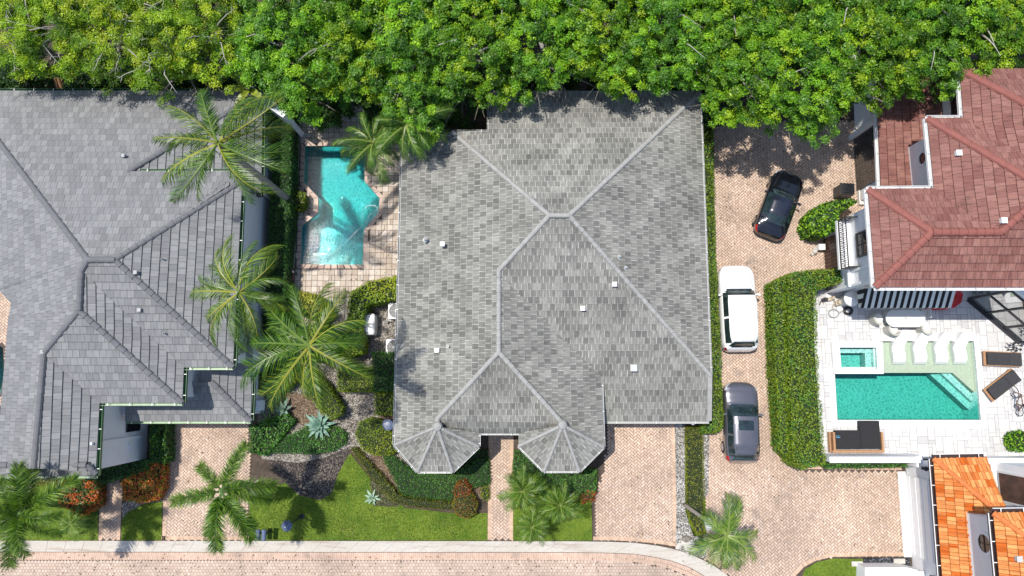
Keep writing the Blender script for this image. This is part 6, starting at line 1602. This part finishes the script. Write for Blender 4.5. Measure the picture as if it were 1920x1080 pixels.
a, b = P(1607,240,.2), P(1612,384,.2); mb = MB(); mb.box(((a.x+b.x)/2, (a.y+b.y)/2, .15), (.26, a.y-b.y, .30)); mb.box(((a.x+b.x)/2, (a.y+b.y)/2, .31), (.30, a.y-b.y, .03)); one('kerb_wall', 'low cream wall at the right end of the shaded part of the shared driveway', 'wall', mb, [M['stucco_cream']], (a.x, a.y, 0))
q = P(1627,282,.5)
for i, (x, y) in enumerate(((1626,283),(1631,303))):
    q = P(x, y, .5); t = thing('scooter', 'dark scooter parked in the shaded side strip, '+('upper one' if i == 0 else 'lower one'), 'scooter', (q.x, q.y, 0), .4, 'scooters in the shaded side strip')
    mb = MB(); mb.box((0, 0, .2), (.16, 1.0, .1)); mb.bar((0, .45, .2), (0, .52, 1.0), .05); mb.bar((-.25, .5, 1.0), (.25, .5, 1.0), .04); mb.build('frame', [M['dark_metal']], t, local=True)
    for yy in (-.5, .5): mb = MB(); mb.lathe([(.0, -.04), (.13, -.04), (.13, .04), (.0, .04)], (0, yy, .13), 12, M=Matrix.Rotation(math.pi/2, 3, 'Y')); mb.build('wheel', [M['tyre']], t, local=True)
# air conditioners, heater, barrel chair in the middle garden
def condenser(x, y, lab):
    q = P(x, y, .8); t = thing('air_conditioner', lab, 'air conditioner', (q.x, q.y, 0), 0, 'air conditioners beside the middle house')
    mb = MB(); mb.box((q.x, q.y, .42), (.84, .84, .80)); mb.box((q.x, q.y, .83), (.90, .90, .04)); mb.build('case', [M['white_paint']], t)
    mb = MB(); mb.lathe([(.0, .87), (.38, .865), (.40, .85)], (q.x, q.y, 0), 28)
    gr_ = mb.build('fan', [M['dark_metal']], t)
    mb = MB()
    for r_ in (.10, .18, .26, .34, .40): mb.tube([(q.x+r_*math.cos(a), q.y+r_*math.sin(a), .895) for a in [k*math.pi/10 for k in range(21)]], .008, 4)
    for k in range(8): a = k*math.pi/4; mb.bar((q.x, q.y, .9), (q.x+.4*math.cos(a), q.y+.4*math.sin(a), .9), .01)
    mb.lathe([(0, .92), (.07, .91), (.07, .89)], (q.x, q.y, 0), 12); mb.build('guard', [M['grey_metal']], t)
condenser(743, 583, 'upper white air conditioner with round fan half under the eave of the middle house')
condenser(739, 651, 'lower white air conditioner with round fan half under the eave of the middle house')
q = P(691,608,.8); t = thing('pool_heater', 'rounded white pool heater standing in the hedge by the white gravel', 'heater', (q.x, q.y, 0))
mb = MB(); o8 = [(x*.36, y*.60) for x, y in ((-1,-.8),(-.8,-1),(.8,-1),(1,-.8),(1,.8),(.8,1),(-.8,1),(-1,.8))]
mb.prism([(q.x+x, q.y+y) for x, y in o8], 0, .85); lo = [(q.x+x, q.y+y, .85) for x, y in o8]; hi = [(q.x+x*.8, q.y+y*.88, .93) for x, y in o8]
mb.raw(lo+hi, [(i, (i+1) % 8, 8+(i+1) % 8, 8+i) for i in range(8)]+[tuple(range(8, 16))]); mb.build('case', [M['white_paint']], t)
mb = MB(); mb.box((q.x-.37, q.y, .5), (.03, .8, .5)); mb.build('grille', [M['grey_metal']], t)
q = P(704,594,.1); mb = MB(); mb.tube([P(700,585,.12), P(712,592,.12), P(722,602,.12), P(735,604,.15)], .03, 6); mb.box(P(724,604,.15), (.25, .15, .14), -.4); one('pipework', 'black pipes running over the white gravel from the heater', 'pipe', mb, [M['dark_metal']], q)
q = P(727,797,.5); t = thing('compost_bin', 'black ribbed round bin tucked between the clipped shrub and the middle house', 'bin', (q.x, q.y, 0))
mb = MB(); mb.lathe([(.32, 0), (.36, .2), (.34, .22), (.36, .4), (.34, .42), (.34, .62), (.0, .66)], (q.x, q.y, 0), 22); mb.build('tub', [M['dark_metal']], t)
mb = MB(); mb.lathe([(.0, .72), (.2, .70), (.33, .65)], (q.x, q.y, 0), 22); mb.bar((q.x-.14, q.y, .74), (q.x+.14, q.y, .74), .04); mb.build('lid', [M['blue_grey_metal']], t)
# planter with dead plant at the pool
q = P(540,518,.5); t = thing('planter_pot', 'round clay pot with dried brown plant at the pool deck edge', 'planter', (q.x, q.y, 0))
mb = MB(); mb.lathe([(.22, 0), (.32, .45), (.36, .47), (.36, .52), (.29, .52), (.27, .42), (.0, .42)], (q.x, q.y, 0), 22); mb.build('pot', [M['terracotta']], t)
rd = random.Random(4); mb = MB()
for k in range(40): a = rd.uniform(0, 6.28); L_ = rd.uniform(.15, .38); mb.tube([(q.x, q.y, .42), (q.x+.6*L_*math.cos(a), q.y+.6*L_*math.sin(a), .62), (q.x+L_*math.cos(a), q.y+L_*math.sin(a), .55)], [.012, .01, .004], 4)
M['dead'] = solid('dried_leaves', (0.26,0.12,0.05), .9, var=.4, scale=20); mb.build('dried_plant', [M['dead']], t)
q = P(545,502,.5); mb = MB(); mb.box((q.x, q.y, .45), (.85, .05, .80), -.85); mb.box((q.x, q.y, .86), (.9, .09, .04), -.85); one('screen_panel', 'dark slanted panel leaning by the round clay pot', 'panel', mb, [M['dark_metal']], (q.x, q.y, 0))
# street lamp, mailboxes
b = P(566,968,0); t = thing('street_lamp', 'dark blue hexagonal lantern on a short post on the main lawn', 'street lamp', (b.x, b.y, 0))
mb = MB(); mb.lathe([(.0, 0), (.16, 0), (.16, .06), (.09, .12), (.06, .5), (.045, .55), (.04, 2.15), (.07, 2.2), (.05, 2.25), (.0, 2.25)], (0, 0, 0), 14); mb.build('post', [M['dark_metal']], t, local=True)
mb = MB(); mb.lathe([(.14, 2.25), (.20, 2.60), (.19, 2.60), (.13, 2.26)], (0, 0, 0), 6); mb.build('lantern_glass', [M['clear_glass']], t, local=True)
mb = MB()
for k in range(6): a = k*math.pi/3; mb.bar((.14*math.cos(a), .14*math.sin(a), 2.25), (.205*math.cos(a), .205*math.sin(a), 2.6), .02)
mb.lathe([(.0, 2.82), (.02, 2.80), (.07, 2.72), (.22, 2.66), (.31, 2.58), (.30, 2.56), (.0, 2.60)], (0, 0, 0), 6); mb.build('lantern_roof', [M['blue_grey_metal']], t, local=True)
mb = MB(); mb.lathe([(0, 2.88), (.04, 2.85), (.03, 2.80)], (0, 0, 0), 8); mb.build('finial', [M['white_paint']], t, local=True)
def mailbox(x, y, lab):
    q = P(x, y, 1.1); t = thing('mailbox', lab, 'mailbox', (q.x, q.y, 0), 0, 'pair of mailboxes by the kerb'); mb = MB(); mb.box((0, 0, .5), (.09, .09, 1.0)); mb.build('post', [M['dark_metal']], t, local=True)
    mb = MB(); n = 8; pr_ = [(-.12, 0), (.12, 0), (.12, .10)]+[(.12*math.cos(math.pi*k/n), .10+.10*math.sin(math.pi*k/n)) for k in range(1, n)]+[(-.12, .10)]
    vs = [(x_, -.28, 1.0+z_) for x_, z_ in pr_]+[(x_, .28, 1.0+z_) for x_, z_ in pr_]; m_ = len(pr_)
    mb.raw(vs, [(i, (i+1) % m_, m_+(i+1) % m_, m_+i) for i in range(m_)]+[tuple(range(m_)), tuple(reversed(range(m_, 2*m_)))]); mb.build('box', [M['blue_grey_metal']], t, local=True)
    mb = MB(); mb.box((0, -.295, 1.1), (.20, .02, .18)); mb.build('door', [M['dark_metal']], t, local=True)
mailbox(483, 1003, 'left of the two blue grey mailboxes by the kerb'); mailbox(494.5, 1003, 'right of the two blue grey mailboxes by the kerb')
mb = MB(); a, b = P(484,1000,.9), P(496,1000,.9); 
# second post lamp by the young palm, and a blue box at the kerb
q = P(1321,978,.5); mb = MB(); mb.box((0, 0, .5), (.10, .10, 1.0)); t = thing('mailbox', 'grey mailbox half hidden under the young leaning palm', 'mailbox', (q.x, q.y, 0), .2); mb.build('post', [M['dark_metal']], t, local=True)
mb = MB(); mb.box((0, 0, 1.1), (.30, .62, .22)); mb.box((0, 0, 1.24), (.22, .60, .06)); mb.build('box', [M['grey_metal']], t, local=True)
q = P(1314,1026,.3); mb = MB(); mb.box((q.x, q.y, .28), (.26, .26, .5)); mb.box((q.x, q.y, .55), (.30, .30, .04)); one('meter_box', 'small dark blue box at the tip of the white gravel by the curved kerb', 'box', mb, [M['blue_grey_metal']], (q.x, q.y, 0))
rd = random.Random(3)
for i, (x, y, s_) in enumerate(((1288,1012,.28),(1292,1022,.34),(1283,1018,.22),(1300,1030,.25),(1273,1024,.2))):
    q = P(x, y, .1); mb = MB(); mb.lathe([(0, 0), (s_, .04), (s_*.9, s_*.5), (s_*.4, s_*.75), (0, s_*.8)], (q.x, q.y, .02), 8, M=Matrix.Rotation(i, 3, 'Z') @ Matrix.Diagonal((1.2, .8, 1)))
    one('boulder', ['darkest boulder in the rock group at the tip of the gravel','largest boulder in the rock group at the tip of the gravel','left boulder of the rock group beside the garage driveway','boulder nearest the small dark blue box','smallest boulder against the curved kerb'][i], 'boulder', mb, [M['bark'] if i == 0 else M['stone']], (q.x, q.y, 0), 'boulders at the tip of the gravel strip')
# parapet of the wing at the top of the left house, fence boards behind it
a, b = P(480,178,3.2), P(536,216,3.2); mb = MB(); mb.bar(a, b, .42, .2); mb.bar(Vector((a.x, a.y, 1.5)), Vector((b.x, b.y, 1.5)), .3, 3.2); 
one('garden_wall', 'grey capped wall slanting from the left house toward the canopy', 'wall', mb, [M['stucco_grey']], (a.x, a.y, 0))
a, b = P(448,140,3.2), P(474,168,3.2); mb = MB(); mb.bar(a, b, .30, .2); mb.bar(a-Vector((0, 0, 1.65)), b-Vector((0, 0, 1.65)), .22, 3.1); one('garden_wall', 'short piece of grey wall hidden in the banana leaves', 'wall', mb, [M['stucco_grey']], (a.x, a.y, 0))
a, b = P(95,155,1.4), P(142,172,1.4); t = thing('wooden_fence', 'weathered board fence piece standing behind the left house', 'fence', (a.x, a.y, 0))
for k in range(7):
    p = a.lerp(b, k/6); mb = MB(); mb.box((p.x, p.y-.5*0, .8), (.22, .04, 1.6), -.5, Matrix.Rotation(-.55, 3, 'X')); mb.build('board', [M['wood']], t)
q = P(122,155,.4); mb = MB(); mb.lathe([(.0, .3), (.2, .28), (.28, .2), (.26, 0)], (q.x, q.y, 0), 14); one('bucket', 'grey bucket lying behind the board fence piece', 'bucket', mb, [M['grey_metal']], (q.x, q.y, 0))

# fallen leaves and dead fronds bits on the paving and in the gutters
rng = np.random.default_rng(77); Pt = []
def scatter(px, n):
    lp = XY(px, .05); xs = [p[0] for p in lp]; ys = [p[1] for p in lp]
    X = rng.uniform(min(xs), max(xs), n*3); Y = rng.uniform(min(ys), max(ys), n*3); ok = in_mask(X, Y, lp); X, Y = X[ok][:n], Y[ok][:n]
    Pt.append(np.stack([X, Y, np.full(len(X), .055)], 1))
scatter([(1338,230),(1605,235),(1600,400),(1345,400)], 420); scatter([(1345,400),(1445,400),(1460,880),(1330,880)], 160); scatter([(1456,520),(1470,870),(1690,880),(1690,900),(1450,900)], 150)
scatter([(0,1036),(1300,1046),(1300,1080),(0,1080)], 260); scatter([(1320,880),(1690,880),(1690,1040),(1350,1050)], 160); scatter([(313,800),(468,800),(468,1010),(303,1010)], 90); scatter([(1145,800),(1264,800),(1266,1010),(1112,1010)], 90)
scatter([(548,230),(750,230),(750,280),(548,280)], 120); scatter([(690,430),(750,430),(750,520),(560,540),(560,500),(690,500)], 50); scatter([(480,940),(910,960),(910,1010),(480,1010)], 120)
Pt = np.concatenate(Pt); V, Fc = leaf_quads(Pt, np.tile([0, 0, 1.0], (len(Pt), 1)), 0.10, .5, .25)
pal_ = np.array([(0.10,0.06,0.03),(0.16,0.10,0.05),(0.06,0.04,0.025),(0.22,0.18,0.05),(0.05,0.09,0.02)])
tag(mesh_np('fallen_leaves', V, Fc, pal_[rng.integers(0, 5, len(Pt))], [M['hedge']]), kind='stuff')
